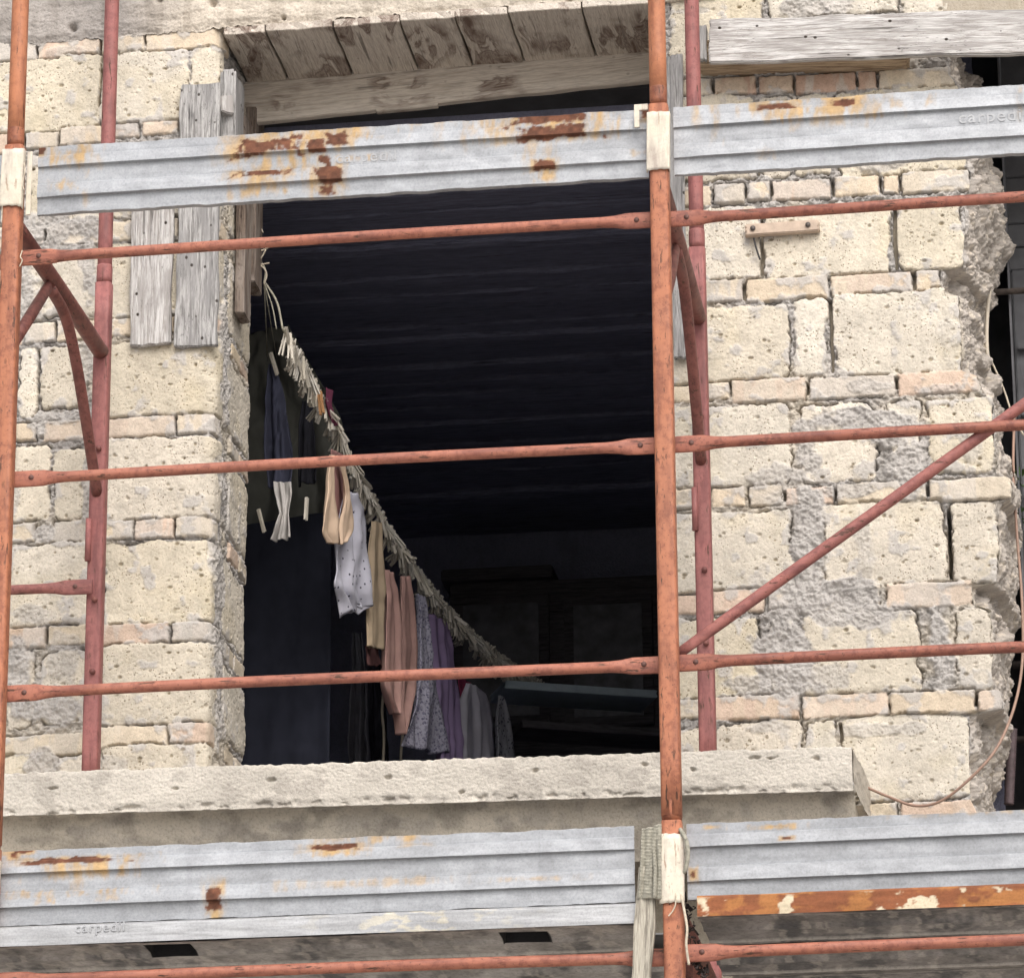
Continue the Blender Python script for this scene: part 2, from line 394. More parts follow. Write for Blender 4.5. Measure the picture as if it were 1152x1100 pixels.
    for (x0, x1, z0, z1, dp) in gaps:
        w = win(x0, x1, z0, z1, .01)
        if w is None: continue
        s, z = Sx[w], Z[w]; c0 = (x0 + x1) / 2 + (fbm(z * 30, z * 0 + x0 * 9, 3) - .5) * .010; hw = (x1 - x0) / 2
        m = sst(hw + .0015, hw - .001, np.abs(s - c0)) * sst(z0, z0 + .008, z) * sst(z1, z1 - .008, z)
        H[w] = H[w] * (1 - m) + (H[w] - dp) * m
    return H, C, A
def auto_gaps(rects, rnd, p=.62):
    g = []
    R = sorted(rects, key=lambda r: (round((r[2] + r[3]) / .12), r[0]))
    for a, b in zip(R, R[1:]):
        if abs((a[2] + a[3]) - (b[2] + b[3])) < .10 and 0 < b[0] - a[1] < .022 and rnd.random() < p:
            z0, z1 = max(a[2], b[2]), min(a[3], b[3]); L = z1 - z0
            c = (a[1] + b[0]) / 2; hw = rnd.uniform(.002, .0042)
            g.append((c - hw, c + hw, z0 + L * rnd.uniform(.02, .3), z1 - L * rnd.uniform(0, .2), .05))
    return g

# ================================================================== THE BUILDING
bld = thing('masonry_building', (1.2, W, GROUND), 'unfinished building of pale tuff blocks and thin brick courses round a dark open window hole', 'building')
XC = .302                                                           # left jamb of the opening
# ---- left pier, front face and jamb in one unfolded relief
LB = [  # px: x0 y0 x1 y1 kind
 (-70,51,42,68,'b'),(43,46,112,63,'b'),(114,42,163,57,'b'),(164,37,252,53,'b'),
 (-80,70,-8,146,'t'),(-5,69,112,146,'t'),(115,62,212,137,'t'),(216,54,262,134,'t'),
 (-60,155,26,172,'b'),(28,150,65,166,'b'),(67,144,114,161,'b'),(116,141,156,154,'b'),(160,138,201,151,'b'),(203,135,252,150,'b'),
 (-60,178,20,254,'t'),(33,176,62,250,'t'),(78,172,150,243,'t'),(153,165,262,240,'t'),
 (-40,258,20,280,'b'),(24,256,50,275,'b'),(53,254,112,274,'b'),(116,250,151,271,'b'),(153,248,200,267,'b'),(202,246,248,264,'b'),
 (-60,292,20,362,'t'),(25,287,48,360,'t'),(51,290,110,352,'t'),(114,276,248,355,'t'),
 (-40,368,24,388,'b'),(28,364,62,385,'b'),(64,360,95,382,'b'),(98,360,150,378,'b'),(153,358,196,374,'b'),(198,356,243,372,'b'),
 (-60,396,16,470,'t'),(20,392,42,468,'t'),(45,392,96,456,'t'),(120,386,262,464,'t'),
 (-40,478,15,498,'b'),(17,477,40,496,'b'),(50,475,98,494,'b'),(100,472,197,489,'b'),(199,467,243,486,'b'),
 (-60,506,10,588,'t'),(15,503,56,586,'t'),(62,505,99,583,'t'),(118,496,262,581,'t'),
 (-40,592,10,612,'b'),(13,589,39,610,'b'),(60,587,103,608,'b'),(106,587,150,606,'b'),(152,585,195,605,'b'),(197,582,242,603,'b'),
 (-60,618,8,704,'t'),(12,615,101,701,'t'),(117,611,262,698,'t'),
 (-40,710,4,730,'b'),(8,707,52,728,'b'),(54,704,98,725,'b'),(101,704,190,724,'b'),(193,700,240,720,'b'),
 (-60,738,2,822,'t'),(7,733,36,818,'t'),(48,735,97,815,'t'),(114,726,262,811,'t'),
 (-40,828,2,850,'b'),(5,828,98,848,'b'),(101,818,187,839,'b'),(190,813,238,834,'b'),
 (-60,856,0,930,'t'),(3,850,60,920,'t'),(64,852,96,915,'t'),(114,839,262,905,'t')]
ds = .0023
LX0 = at(-62, 550)[0]; Lf = XC - .02 - LX0; arc = .02 * math.pi / 2; JD = .49
s = np.arange(0, Lf + arc + JD + ds, ds); z = np.arange(-2.235, .372, ds)
Sg, Zg = np.meshgrid(s, z, indexing='ij')
blocks = []; rects = []
for b in LB:
    x0, x1, z0, z1 = px_rect(b); s0, s1 = x0 - LX0, x1 - LX0
    if b[2] > 258: s1 = Lf + arc + random.uniform(.03, .09)          # wraps round the corner
    elif b[2] > 236: s1 = Lf + arc + random.uniform(.04, .16)
    blocks.append((s0, s1, z0, z1, b[4])); rects.append((s0, s1, z0, z1))
je = Lf + arc
for (y0, y1) in ((138,150),(250,266),(357,373),(468,486),(583,603),(700,720),(814,834)):
    zt, zb = at(240, y0)[2], at(240, y1)[2]; a0 = je + .19 + random.uniform(-.02, .02)
    for (p, q) in ((a0, a0 + .13), (a0 + .145, je + JD + .05)): blocks.append((p, q, zb, zt, 'b')); rects.append((p, q, zb, zt))
for (y0, y1) in ((54,132),(156,242),(272,350),(380,460),(492,576),(610,694),(726,806),(840,905)):
    zt, zb = at(240, y0)[2], at(240, y1)[2]; a0 = je + random.uniform(.12, .20)
    for (p, q) in ((a0, je + JD + .06),): blocks.append((p, q, zb, zt, 't'))
LP = [(20,330,26,40,.9),(60,260,60,20,.9),(100,300,12,50,.8),(95,420,14,40,.7),(45,480,14,20,.8),(52,600,12,14,.9),(20,760,16,60,.9),(60,795,40,24,.9),
      (75,745,20,40,.5),(40,860,26,20,.8),(115,860,30,14,.5),(30,690,40,12,.6),(100,540,8,60,.8),(75,280,40,12,.8),(70,60,30,8,.4),(12,560,12,40,.6),(80,470,50,8,.7)]
patches = []
for (x, y, rx, ry, st) in LP:
    c = at(x, y); patches.append((c[0] - LX0, c[2], rx / 400, ry / 385, st))
for (y, ry) in ((360,40),(430,40),(530,30),(640,36),(740,30),(800,30)):   # mortar run down the jamb beside the corner
    patches.append((je + .085 + random.uniform(-.02, .03), at(240, y)[2], .07, ry / 330, .9))
rr = random.Random(5)
H, C, A = relief(Sg, Zg, blocks, patches, auto_gaps(rects, rr), seed=21)
th = np.clip((Sg - Lf) / arc, 0, 1) * math.pi / 2
# the arris is worn unevenly
H = H - np.exp(-((Sg - Lf - arc / 2) / .025) ** 2) * (.006 + .018 * (fbm(Zg * 11, Zg * 0 + 2, 3) - .35)) 
H = H - sst(je + JD - .05, je + JD, Sg) * (.002 + .016 * (fbm(Zg * 10, Zg * 0 + 9, 2) - .2))
px = np.where(Sg < Lf, LX0 + Sg, XC - .02 + .02 * np.sin(th)); py = np.where(Sg < je, W + .02 - .02 * np.cos(th), W + .02 + Sg - je)
P = np.stack([px + np.sin(th) * H, py - np.cos(th) * H, Zg], -1)
link('pier', grid_mesh('pier', P, np.concatenate([C, A[..., None]], -1)), MAS, bld)

# ---- right pier, ending in the ragged rubble core of the wall
RB = [(752,-40,860,82,'t'),(863,-40,1012,14,'t'),(1015,-40,1240,9,'t'),
 (762,90,800,107,'b'),(803,88,850,105,'r'),(853,86,892,103,'r'),(894,85,963,102,'r'),(965,82,986,100,'r'),(988,80,1078,98,'b'),
 (748,112,850,200,'t'),(853,110,891,199,'t'),(895,108,938,196,'t'),(943,105,1086,193,'t'),
 (752,212,800,231,'b'),(803,208,838,228,'b'),(841,206,866,225,'b'),(869,205,934,223,'b'),(939,200,989,220,'b'),(993,198,1011,218,'b'),(1014,194,1092,214,'b'),
 (752,238,856,312,'t'),(859,234,1004,309,'t'),(1008,229,1084,303,'t'),
 (752,318,836,338,'b'),(839,315,932,336,'b'),(934,310,1027,329,'b'),(1029,305,1058,327,'b'),
 (752,348,890,426,'t'),(892,338,933,421,'t'),(936,332,1082,419,'t'),
 (752,434,778,452,'b'),(781,431,820,449,'b'),(823,428,906,450,'b'),(911,426,1007,445,'b'),(1010,420,1102,441,'b'),
 (752,460,890,543,'t'),(900,456,985,540,'t'),(1000,452,1036,535,'t'),(1043,449,1120,532,'t'),
 (752,551,797,571,'b'),(800,549,838,569,'b'),(842,547,880,568,'b'),(884,549,938,566,'b'),(941,545,1043,564,'b'),(1045,540,1139,561,'b'),
 (752,579,892,661,'t'),(900,572,915,655,'t'),(925,569,1066,656,'t'),(1069,565,1124,655,'t'),
 (752,670,798,690,'b'),(801,664,860,688,'b'),(863,664,895,685,'b'),(903,660,932,681,'b'),(936,660,990,680,'b'),(997,657,1094,680,'b'),
 (752,698,856,782,'t'),(866,698,895,778,'t'),(903,692,1036,777,'t'),(1073,683,1118,776,'t'),
 (752,788,800,807,'b'),(803,784,900,807,'b'),(902,782,999,804,'b'),(1001,779,1097,802,'b'),(1099,776,1128,798,'b'),
 (752,818,802,900,'t'),(805,813,902,890,'t'),(906,811,945,890,'t'),(948,807,1093,897,'t'),
 (940,905,1010,925,'b'),(1013,902,1104,922,'b')]
EDGE = [(-60,1066),(84,1066),(100,1078),(106,1088),(175,1090),(190,1086),(194,1092),(214,1090),(222,1084),(300,1084),(304,1060),(328,1058),(334,1078),(418,1082),(424,1100),
        (442,1104),(449,1116),(532,1120),(540,1138),(560,1138),(566,1122),(610,1124),(655,1122),(660,1094),(680,1094),(686,1114),(775,1116),(779,1126),(797,1126),(804,1090),(900,1092),(930,1104)]
OUTER_E = [(-60,1072),(84,1075),(100,1095),(150,1104),(175,1106),(200,1122),(230,1128),(268,1136),(290,1130),(310,1121),(330,1122),(355,1112),(375,1105),(420,1110),(450,1119),(480,1124),(532,1128),
           (540,1141),(562,1140),(580,1142),(620,1144),(680,1142),(700,1145),(730,1138),(760,1138),(800,1134),(840,1134),(870,1132),(900,1122),(930,1120)]
z = np.arange(-2.40, .60, .0023); RX0 = 1.668
def edge_curve(L, Y):
    pts = np.array([at(x, y, Y) for y, x in L]); o = np.argsort(pts[:, 2]); return np.interp(z, pts[o, 2], pts[o, 0])
ex = edge_curve(EDGE, W) + (fbm(z * 30, z * 0 + 1.5, 2) - .5) * .018; ox = np.maximum(edge_curve(OUTER_E, W + .40), ex + .012) + (fbm(z * 26, z * 0 + 4, 4) - .5) * .018
n1, n2 = 410, 130
t1 = np.linspace(0, 1, n1); t2 = np.linspace(0, 1, n2 + 1)[1:]
Zg = np.broadcast_to(z, (n1 + n2, len(z))).copy()
Sg = np.concatenate([RX0 + t1[:, None] * (ex - RX0)[None], ex[None] + (t2[:, None] * .5)], 0)
blocks = []; rects = []
for b in RB:
    r = px_rect(b); blocks.append((*r, b[4])); rects.append(r)
RPx = [(960,470,46,16,1),(1000,490,40,22,1),(1020,520,22,40,1),(905,500,18,40,.9),(910,600,22,60,1),(960,552,40,10,.8),(890,570,30,30,.5),(940,668,60,20,1),(880,735,36,46,1),(965,690,60,18,.9),(1055,730,18,46,1),
       (905,650,30,24,.9),(870,770,60,16,.8),(850,660,12,20,.5),(930,760,30,20,.6),(1090,500,16,20,.5),(800,440,20,8,.5),(915,8,46,14,.8),(1120,6,50,6,.6),(778,14,30,4,.6),(980,435,40,8,.5),(1062,440,30,10,.6),(990,185,40,12,.7),(840,190,30,8,.5),
       (770,560,16,10,.4),(1068,380,14,30,.35),(860,820,40,10,.6),(1000,820,70,8,.5),(880,535,40,16,.7),(970,610,14,50,.5)]
patches = [(at(x, y)[0], at(x, y)[2], rx / 400, ry / 385, st) for x, y, rx, ry, st in RPx]
gaps = auto_gaps(rects, rr)
for (x, y0, y1) in ((857,290,311),(1006,233,304),(1067,570,652),(934,336,420),(837,318,338),(1028,306,327),(946,812,835)):
    a = at(x, y0); b = at(x, y1); gaps.append((a[0] - .0042, a[0] + .0042, b[2], a[2], .06))
H, C, A = relief(Sg, Zg, blocks, patches, gaps, seed=33)
# upper band: broken coat of render over the blocks
def pxz(y, x=900): return at(x, y)[2]
ru = np.zeros_like(H); ru[n1:] = t2[:, None]
R1 = (fbm(Zg * 16 + 3, Sg * 18, 5) - .5); R2 = (fbm(Zg * 60, Sg * 60, 6) - .5); R3 = (fbm(Zg * 150, Sg * 130, 2) - .5)
PX = Sg.copy(); PY = np.full_like(H, W)
wd = (ox - ex)[None]
PX[n1:] = ex[None] + wd * (t2[:, None] ** 1.15); PY[n1:] = W + .42 * t2[:, None] ** 1.25
blend = sst(0, .06, ru)
nrm_x = blend * .93; nrm_y = -(1 - blend) - blend * .38
Hr = R1 * .06 + R2 * .024 + R3 * .016
# cobbles in the rubble
for _ in range(150):
    cz = rr.uniform(-2.3, .2); cu = rr.uniform(.1, 1); r0 = rr.uniform(.012, .045)
    j = np.where(np.abs(z - cz) < r0)[0]
    if not len(j): continue
    w = (slice(n1, None), slice(j[0], j[-1] + 1))
    g = np.clip(1 - ((Zg[w] - cz) / r0) ** 2 - ((ru[w] - cu) * .45 / (r0 * 1.1)) ** 2, 0, 1) ** .5; Hr[w] += g * r0 * .55
HH = H * (1 - blend) + Hr * blend * np.minimum(1, .25 + wd / .09)
rc = np.array((.36, .325, .29))[None, None] * (.72 + .7 * fbm(Zg * 20, Sg * 40, 1) + .25 * R3)[..., None]
wl = sst(.6, .7, fbm(Zg * 45, Sg * 60 + 2, 3))[..., None]; rc = rc * (1 - wl) + np.array((.52, .46, .39)) * wl
bl3 = sst(0, .10, ru)[..., None]; C = C * (1 - bl3) + rc * bl3; A = A * (1 - bl3[..., 0])
P = np.stack([PX + nrm_x * HH, PY + nrm_y * HH, Zg], -1)
# recess over the timber lintel's bay stays open: faces there are cut by the edge curve
link('pier', grid_mesh('pier', P, np.concatenate([C, A[..., None]], -1)), MAS, bld)
box('pier_core', (RX0, W + .035, -2.40), (2.44, W + .49, .36), OUTER, bld)

# ---- rendered concrete lintel over the opening
x = np.arange(-.62, 1.80, .004); prof = []
zb = .352 + (x + .4) * .012
nz = 150
zz = np.linspace(0, 1, nz)
Xg = np.broadcast_to(x[:, None], (len(x), nz + 14)).copy()
jag = (fbm(x * 25, x * 0, 3) - .5) * .030 + (fbm(x * 90, x * 0, 5) - .5) * .012
Zf = (zb + jag)[:, None] + zz[None] ** 1.3 * .50
Zl = np.concatenate([np.repeat((zb + jag)[:, None], 14, 1), Zf], 1); dY = np.concatenate([np.linspace(.30, 0, 14), np.zeros(nz)])[None]
n = (fbm(Xg * 6, Zl * 30, 2) - .5) * .012 + (fbm(Xg * 40, Zl * 40, 4) - .5) * .008 + (fbm(Xg * 160, Zl * 160, 1) - .5) * .005
cr = sst(.03, 0, Zl - (zb + jag)[:, None]) * (dY == 0) * .006
Yl = W - .012 + dY - n * (dY == 0) + cr
for (px_, py_, r_) in ((180,0,.012),(240,5,.012),(83,33,.012),(640,0,.01),(320,22,.006)):
    c = at(px_, py_); g = np.exp(-((Xg - c[0]) ** 2 + (Zl - c[2]) ** 2) / r_ ** 2); Yl += g * .03
warm = sst(60, 330, (Xg + .4) * 415 + (fbm(Xg * 3, Zl * 5, 6) - .5) * 260)
base = np.array((.335, .308, .285))[None, None] * (1 - warm[..., None]) + np.array((.50, .445, .375))[None, None] * warm[..., None]
cl = base * (.80 + .40 * fbm(Xg * 8, Zl * 14, 3))[..., None]
st = sst(.52, .7, fbm(Xg * 30, Zl * 5 + 2, 4))[..., None] * .35; cl = cl * (1 - st * np.array((.5, .52, .55)))
link('concrete_lintel', grid_mesh('lintel', np.stack([Xg, Yl, Zl], -1), cl), LINTEL, bld)

# ---- formwork boards of the soffit, each a part, and the board closing it behind
joints = [(252,37,272,92),(300,32,325,83),(375,23,398,75),(450.6,17,472,66),(513,9,533,60),(572,0,589,53),(655,0,667,45),(735,-7,742,38)]
edges = [at(a, b)[0] for a, b, _, _ in joints] + [1.86]
for k in range(len(edges) - 1):
    x0, x1 = edges[k] + .003, edges[k + 1] - .003
    zc = .352 + ((x0 + x1) / 2 + .4) * .012
    tilt = random.uniform(-.012, .012)
    y0 = W - .020 + random.uniform(-.006, .004)
    o = plank('soffit_plank', ((x0 + x1) / 2, (y0 + W + .345) / 2, zc - .017), W + .345 - y0, x1 - x0, .026, SOFFIT, bld, (tilt, 0, math.pi / 2), .004, .002, seed=40 + k)
box('soffit_backing', (XC - .02, W + .02, .39), (1.9, W + .36, .55), OUTER, bld)
fl = at(273, 93, W + .345); fb = at(275, 137, W + .345); fr = at(728, 44, W + .345); frb = at(728, 90, W + .345)
ang = math.atan2(fr[2] - fl[2], fr[0] - fl[0])
o = plank('fascia_board', (1.05, W + .36, (fl[2] + fb[2] + fr[2] + frb[2]) / 4 + .004), 1.7, abs(fl[2] - fb[2]) + .01, .03, SOFFIT, bld, (math.pi / 2, -ang, 0), .003, .003, seed=61)
sh = at(458, 119, W + .36); plank('shim', tuple(sh), .2, .03, .025, SOFFIT, bld, (math.pi / 2, -ang, 0), .002, .002, seed=62)

# ---- projecting concrete sill
x = np.arange(-.75, 2.222, .0042)
def sill_prof():
    pts = []
    for t in np.linspace(0, 1, 18): pts.append((1.22 - t * .36, 0, 0))
    for t in np.linspace(0, 1, 52): pts.append((.85, -t, 1))
    for t in np.linspace(0, 1, 8)[1:]: pts.append((.856 + t * .045, -1, 2))
    for t in np.linspace(0, 1, 30)[1:]: pts.append((.901 + .05 * t + .03 * t * t, -1 - t * 1.25, 2))
    return np.array(pts)
pr = sill_prof(); hgt = .128
zt = -2.118 - (x + .2) * .0115
Xg = np.broadcast_to(x[:, None], (len(x), len(pr))).copy(); kf = pr[:, 2][None]
Zl = zt[:, None] + pr[:, 1][None] * hgt; Yl = np.broadcast_to(pr[:, 0][None], Xg.shape).copy()
arc_ = np.concatenate([[0], np.cumsum(np.hypot(np.diff(pr[:, 0]), np.diff(pr[:, 1] * hgt)))])[None]
n = (fbm(Xg * 6, arc_ * 8, 1) - .5) * .007 + (fbm(Xg * 70, arc_ * 90, 4) - .5) * .0042 + (fbm(Xg * 180, arc_ * 200, 2) - .5) * .0052
und = (kf == 2)
e1 = np.exp(-((arc_ - .36) / .012) ** 2); e2 = np.exp(-((arc_ - .36 - hgt) / .010) ** 2)
chip = sst(.5, .72, fbm(Xg * 34, arc_ * 30 + 7, 3))
n = n * .75
Yl = Yl - np.where(kf == 1, n, np.where(und, n * .4, 0)) + (e1 * .008 + e2 * .007) * (.4 + chip * 1.3) * (kf == 1)
Zl = Zl + np.where(kf == 0, n, 0) + np.where(und, .008 * sst(0, .03, arc_ - .36 - hgt), 0) - e1 * chip * .004 + (e2 * chip * .007) + (fbm(Xg * 70, Xg * 0, 5) - .5) * .006 * (e1 > .3)
for (px_, py_) in ((60,886),(196,887),(305,877),(437,874),(602,866),(724,860),(778,866),(850,852),(868,852),(918,853),(59,915),(520,890)):
    c = at(px_, py_, .85); q = (fbm(Xg * 60, Zl * 60, 2) - .5) * .02
    g = np.clip(1 - ((Xg - c[0]) / random.uniform(.007, .016) + q * 90) ** 2 - ((Zl - c[2]) / random.uniform(.004, .009) + q * 70) ** 2, 0, 1) * (kf == 1); Yl += g * .016
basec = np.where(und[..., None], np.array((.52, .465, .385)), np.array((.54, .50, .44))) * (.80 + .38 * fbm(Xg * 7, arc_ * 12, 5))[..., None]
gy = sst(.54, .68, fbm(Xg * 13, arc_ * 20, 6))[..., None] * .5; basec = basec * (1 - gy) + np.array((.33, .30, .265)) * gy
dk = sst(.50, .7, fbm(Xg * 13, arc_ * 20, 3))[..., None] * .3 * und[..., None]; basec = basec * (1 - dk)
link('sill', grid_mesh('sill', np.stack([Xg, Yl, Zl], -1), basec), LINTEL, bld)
# its return at the right end
t = np.linspace(0, 1, 60); Yq, Zq = np.meshgrid(.856 + t * .40, t, indexing='ij')
ze = zt[-1]; nn = (fbm(Yq * 20, Zq * 6, 2) - .5) * .012
Pq = np.stack([np.full_like(Yq, x[-1]) + nn * .6 + .003 + (Yq - .856) * .06, Yq, ze - .006 - Zq * (hgt - .014)], -1)
t2_ = np.linspace(0, 1, 40); Yq2, Zq2 = np.meshgrid(.93 + t2_ * .34, t2_, indexing='ij'); nn2 = (fbm(Yq2 * 20, Zq2 * 6, 3) - .5) * .01
link('sill_end', grid_mesh('sill_end', np.stack([np.full_like(Yq2, x[-1]) + nn2 - .002, Yq2, ze - hgt + .004 - Zq2 * .16], -1), np.array((.42, .37, .30))[None, None] * np.ones_like(Yq2)[..., None]), LINTEL, bld)
link('sill_end', grid_mesh('sill_end', Pq, np.array((.47, .425, .36))[None, None] * (.85 + .3 * fbm(Yq * 14, Zq * 4, 3))[..., None]), LINTEL, bld)
# lower apron of wall under the sill, and the plain wall round the surveyed part
box('outer_wall', (-4.5, W + .03, GROUND), (2.15, W + .45, -2.20), OUTER, bld)
box('outer_wall', (2.152, W + .03, GROUND), (7.5, W + .45, -2.42), OUTER, bld)
box('outer_wall', (-4.5, W - .002, -2.298), (LX0 + .004, W + .45, 3.2), OUTER, bld)
box('outer_wall', (-.62, W + .002, .86), (7.5, W + .45, 3.2), OUTER, bld)
box('outer_wall', (1.802, W + .004, .597), (7.5, W + .45, .858), OUTER, bld)
box('outer_wall', (3.75, W - .002, -2.298), (7.5, W + .45, .595), OUTER, bld)

# ---- the dark room behind
RX1, RX2, RYB, RZF, RZC = -1.7, 3.9, 5.75, -3.05, .14
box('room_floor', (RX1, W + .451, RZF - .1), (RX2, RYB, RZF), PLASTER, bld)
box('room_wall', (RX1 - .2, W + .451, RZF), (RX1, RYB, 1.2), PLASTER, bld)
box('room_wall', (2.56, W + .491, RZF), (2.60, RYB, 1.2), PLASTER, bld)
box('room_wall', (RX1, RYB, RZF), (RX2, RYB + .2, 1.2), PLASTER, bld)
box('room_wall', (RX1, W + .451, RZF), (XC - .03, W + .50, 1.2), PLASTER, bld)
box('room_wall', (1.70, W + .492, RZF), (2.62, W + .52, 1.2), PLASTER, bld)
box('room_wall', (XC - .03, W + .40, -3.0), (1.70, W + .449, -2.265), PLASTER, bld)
box('lintel_back', (XC - .03, W + .38, RZC + .10), (1.70, W + .50, 1.2), GAP_SHADE, bld)
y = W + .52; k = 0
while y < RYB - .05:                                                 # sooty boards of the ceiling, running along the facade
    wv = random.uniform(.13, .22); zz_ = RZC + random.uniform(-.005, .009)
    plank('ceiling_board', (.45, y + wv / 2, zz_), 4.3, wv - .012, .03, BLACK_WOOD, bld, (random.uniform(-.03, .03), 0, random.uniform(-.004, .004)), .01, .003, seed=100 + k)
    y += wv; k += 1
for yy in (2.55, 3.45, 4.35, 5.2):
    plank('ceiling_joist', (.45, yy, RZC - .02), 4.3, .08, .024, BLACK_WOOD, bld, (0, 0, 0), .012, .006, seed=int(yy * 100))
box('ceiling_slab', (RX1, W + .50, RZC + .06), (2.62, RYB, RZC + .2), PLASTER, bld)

# ---- side opening at the right edge of the picture
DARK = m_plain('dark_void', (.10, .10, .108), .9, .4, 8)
SHUT = m_plain('slate_shutter', (.13, .13, .14), .6, .3, 12)
REDG = m_plain('dark_red_bar', (.20, .085, .09), .6, .4, 30)
TAN = m_plain('tan_panel', (.36, .29, .21), .7, .3, 9)
pass
w2 = thing('side_window', (3.2, W + .62, -2.3), 'dark shuttered window with iron grille at the right end of the broken pier', 'window')
yb = W + .75
a0 = at(1100, 178, yb); a1 = at(1100, 308, yb)
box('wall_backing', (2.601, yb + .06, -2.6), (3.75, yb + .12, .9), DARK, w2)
box('shade_sheet', (2.702, W + .42, -2.6), (2.708, yb + .06, .85), DARK, w2)  # dark sheet added over the pale wall, standing in for shade
for k in range(5):
    zA = a1[2] + (a0[2] - a1[2]) * k / 5; zB = a1[2] + (a0[2] - a1[2]) * (k + 1) / 5 - .004
    box('shutter_slat', (2.66, yb - .012 - .004 * (k % 2), zA), (3.74, yb + .03, zB), SHUT, w2, .003)
zm = at(1130, 690, yb)[2]
box('shutter_frame', (2.71, yb - .02, zm), (2.755, yb + .05, a1[2] - .003), SHUT, w2, .004)
for k in range(9):
    xb = 2.785 + k * .065
    tube('grille_bar', [(xb, yb - .03, zm), (xb, yb - .03, a1[2] - .02)], .009, REDG, w2, 10)
for yy_ in (395, 470, 560):
    zz_ = at(1140, yy_, yb)[2]; box('grille_rail', (2.72, yb - .05, zz_ - .012), (3.74, yb - .045 + .012, zz_ + .012), SHUT, w2, .002)
pn = [(692, 742), (746, 828), (833, 905), (909, 960)]
for (ya, yc) in pn:
    zA, zB = at(1140, yc, yb)[2], at(1140, ya, yb)[2]
    box('lower_panel', (2.70, yb - .01, zA), (3.74, yb + .04, zB), TAN, w2, .004)
ih = at(1135, 328, W + .40)
tube('iron_bar', [(2.62, W + .40, ih[2]), (3.7, W + .40, ih[2])], .010, STEEL, w2, 12)
for yy_, w_ in ((748, .013), (832, .011)):
    zz_ = at(1146, yy_, W + .5)[2]; tube('iron_bar', [(2.66, W + .5, zz_), (3.7, W + .5, zz_)], w_, STEEL, w2, 12)
# reinforcing bar standing at the broken edge
ra, rb = at(1135, 905, W + .43), at(1139, 820, W + .43)
bm = bmesh.new(); pts = []; rad = []
for k in range(60):
    t_ = k / 59; pts.append(tuple(ra * (1 - t_) + rb * t_)); rad.append(.016 if k % 2 else .013)
add_tube(bm, pts, rad, 12); o = bm_obj('reinforcing_bar', bm, m_plain('rusted_bar', (.10, .07, .075), .7, .4, 60), None, True)
tag(recentre(o), 'dark ribbed steel bar standing at the foot of the broken wall end', 'steel bar')

# ---- grey timber lintel over the side opening
TB = [at(797, 22, W - .12), at(797, 72, W - .12)]
zt0, zb0 = TB[0][2], TB[1][2]; tr = at(1152, 60, W - .12)
an = math.atan2(tr[2] - zb0, tr[0] - TB[0][0])
LT = 1.8
cx_ = TB[0][0] + LT / 2
plank('timber_lintel', (cx_, W - .108, (zt0 + zb0) / 2 + math.tan(an) * LT / 2), LT, zt0 - zb0, .024, PALE_WOOD, None, (math.pi / 2, -an, 0), .006, .004, seed=71)
tag(bpy.context.scene.objects['timber_lintel'], 'long bleached timber plank laid across the wall above the upper right toe board', 'timber plank')
e = at(792, 52, W - .075)
o = plank('wooden_block', (e[0] - .002, W - .085, e[2] - .004), .115, .026, .05, GREY_WOOD, None, (math.pi / 2, math.pi / 2, 0), .002, .002, seed=72)
tag(o, 'small grey wooden block against the left end of the long bleached plank', 'wooden block')
o = plank('timber_beam', (2.125, W + .085, zb0 + .055 + math.tan(an) * .32), .64, .36, .08, BEAM_WOOD, None, (0, -an, 0), .012, .006, seed=73)
tag(o, 'brown timber beam bedded behind the long bleached plank', 'timber beam')
GREYD = m_concrete('void_shade_plaster', (.06, .06, .062), .6)  # plaster coloured dark to stand in for shade at the top of the opening
box('side_lintel', (2.55, W - .004, at(1110, 38)[2]), (3.75, W + .05, .595), OUTER, bld)
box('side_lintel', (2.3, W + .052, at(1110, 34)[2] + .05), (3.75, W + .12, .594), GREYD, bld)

# ================================================================== BOARDS NAILED TO THE MASONRY
def vboard(name, x0, y0, x1, y1, Y, th, mat, label, seed, cat='board', warp=.006, lean=0):
    a, b = at(x0, y0, Y), at(x1, y1, Y)
    o = plank(name, ((a[0] + b[0]) / 2, Y + th / 2, (a[2] + b[2]) / 2), a[2] - b[2], b[0] - a[0], th, mat, None, (math.pi / 2, math.pi / 2 + lean, 0), warp, .003, seed=seed)
    return tag(o, label, cat)
vboard('weathered_board', 150, 190, 191, 386, W - .035, .024, PALE_WOOD, 'bleached white board on the left pier, shorter one of the two', 81, lean=.0)
o = vboard('weathered_board', 203, 96, 244, 388, W - .032, .022, GREY_WOOD, 'long grey cracked board with a chipped foot on the left pier corner', 82)
vboard('weathered_board', 750, 62, 775, 402, W - .034, .022, GREY_WOOD, 'grey board partly hidden behind the middle orange pole on the right pier', 83)
def jboard(name, y0, y1, u0, u1, th, mat, label, seed):
    a, b = at(262, y0, W + u0), at(262, y1, W + u0)
    o = plank(name, (XC + .012 + th / 2, W + (u0 + u1) / 2, (a[2] + b[2]) / 2), a[2] - b[2], u1 - u0, th, mat, None, (0, math.pi / 2, 0), .006, .003, seed=seed)
    return tag(o, label, 'board')
jboard('jamb_board', 128, 352, .20, .31, .03, BROWN_WOOD, 'dark brown board on the side face of the left pier, nearer the street', 84)
jboard('jamb_board', 122, 318, .34, .46, .034, BROWN_WOOD, 'dark brown board on the side face of the left pier, deeper inside the opening', 85)
a, b = at(250, 78, W), at(250, 165, W)
o = plank('timber_block', (XC + .02, W + .075, (a[2] + b[2]) / 2), a[2] - b[2], .15, .05, GREY_WOOD, None, (0, math.pi / 2, 0), .012, .008, seed=86)
tag(o, 'worn grey timber block at the top corner of the left pier', 'timber block')
a = at(251, 118, W - .02)
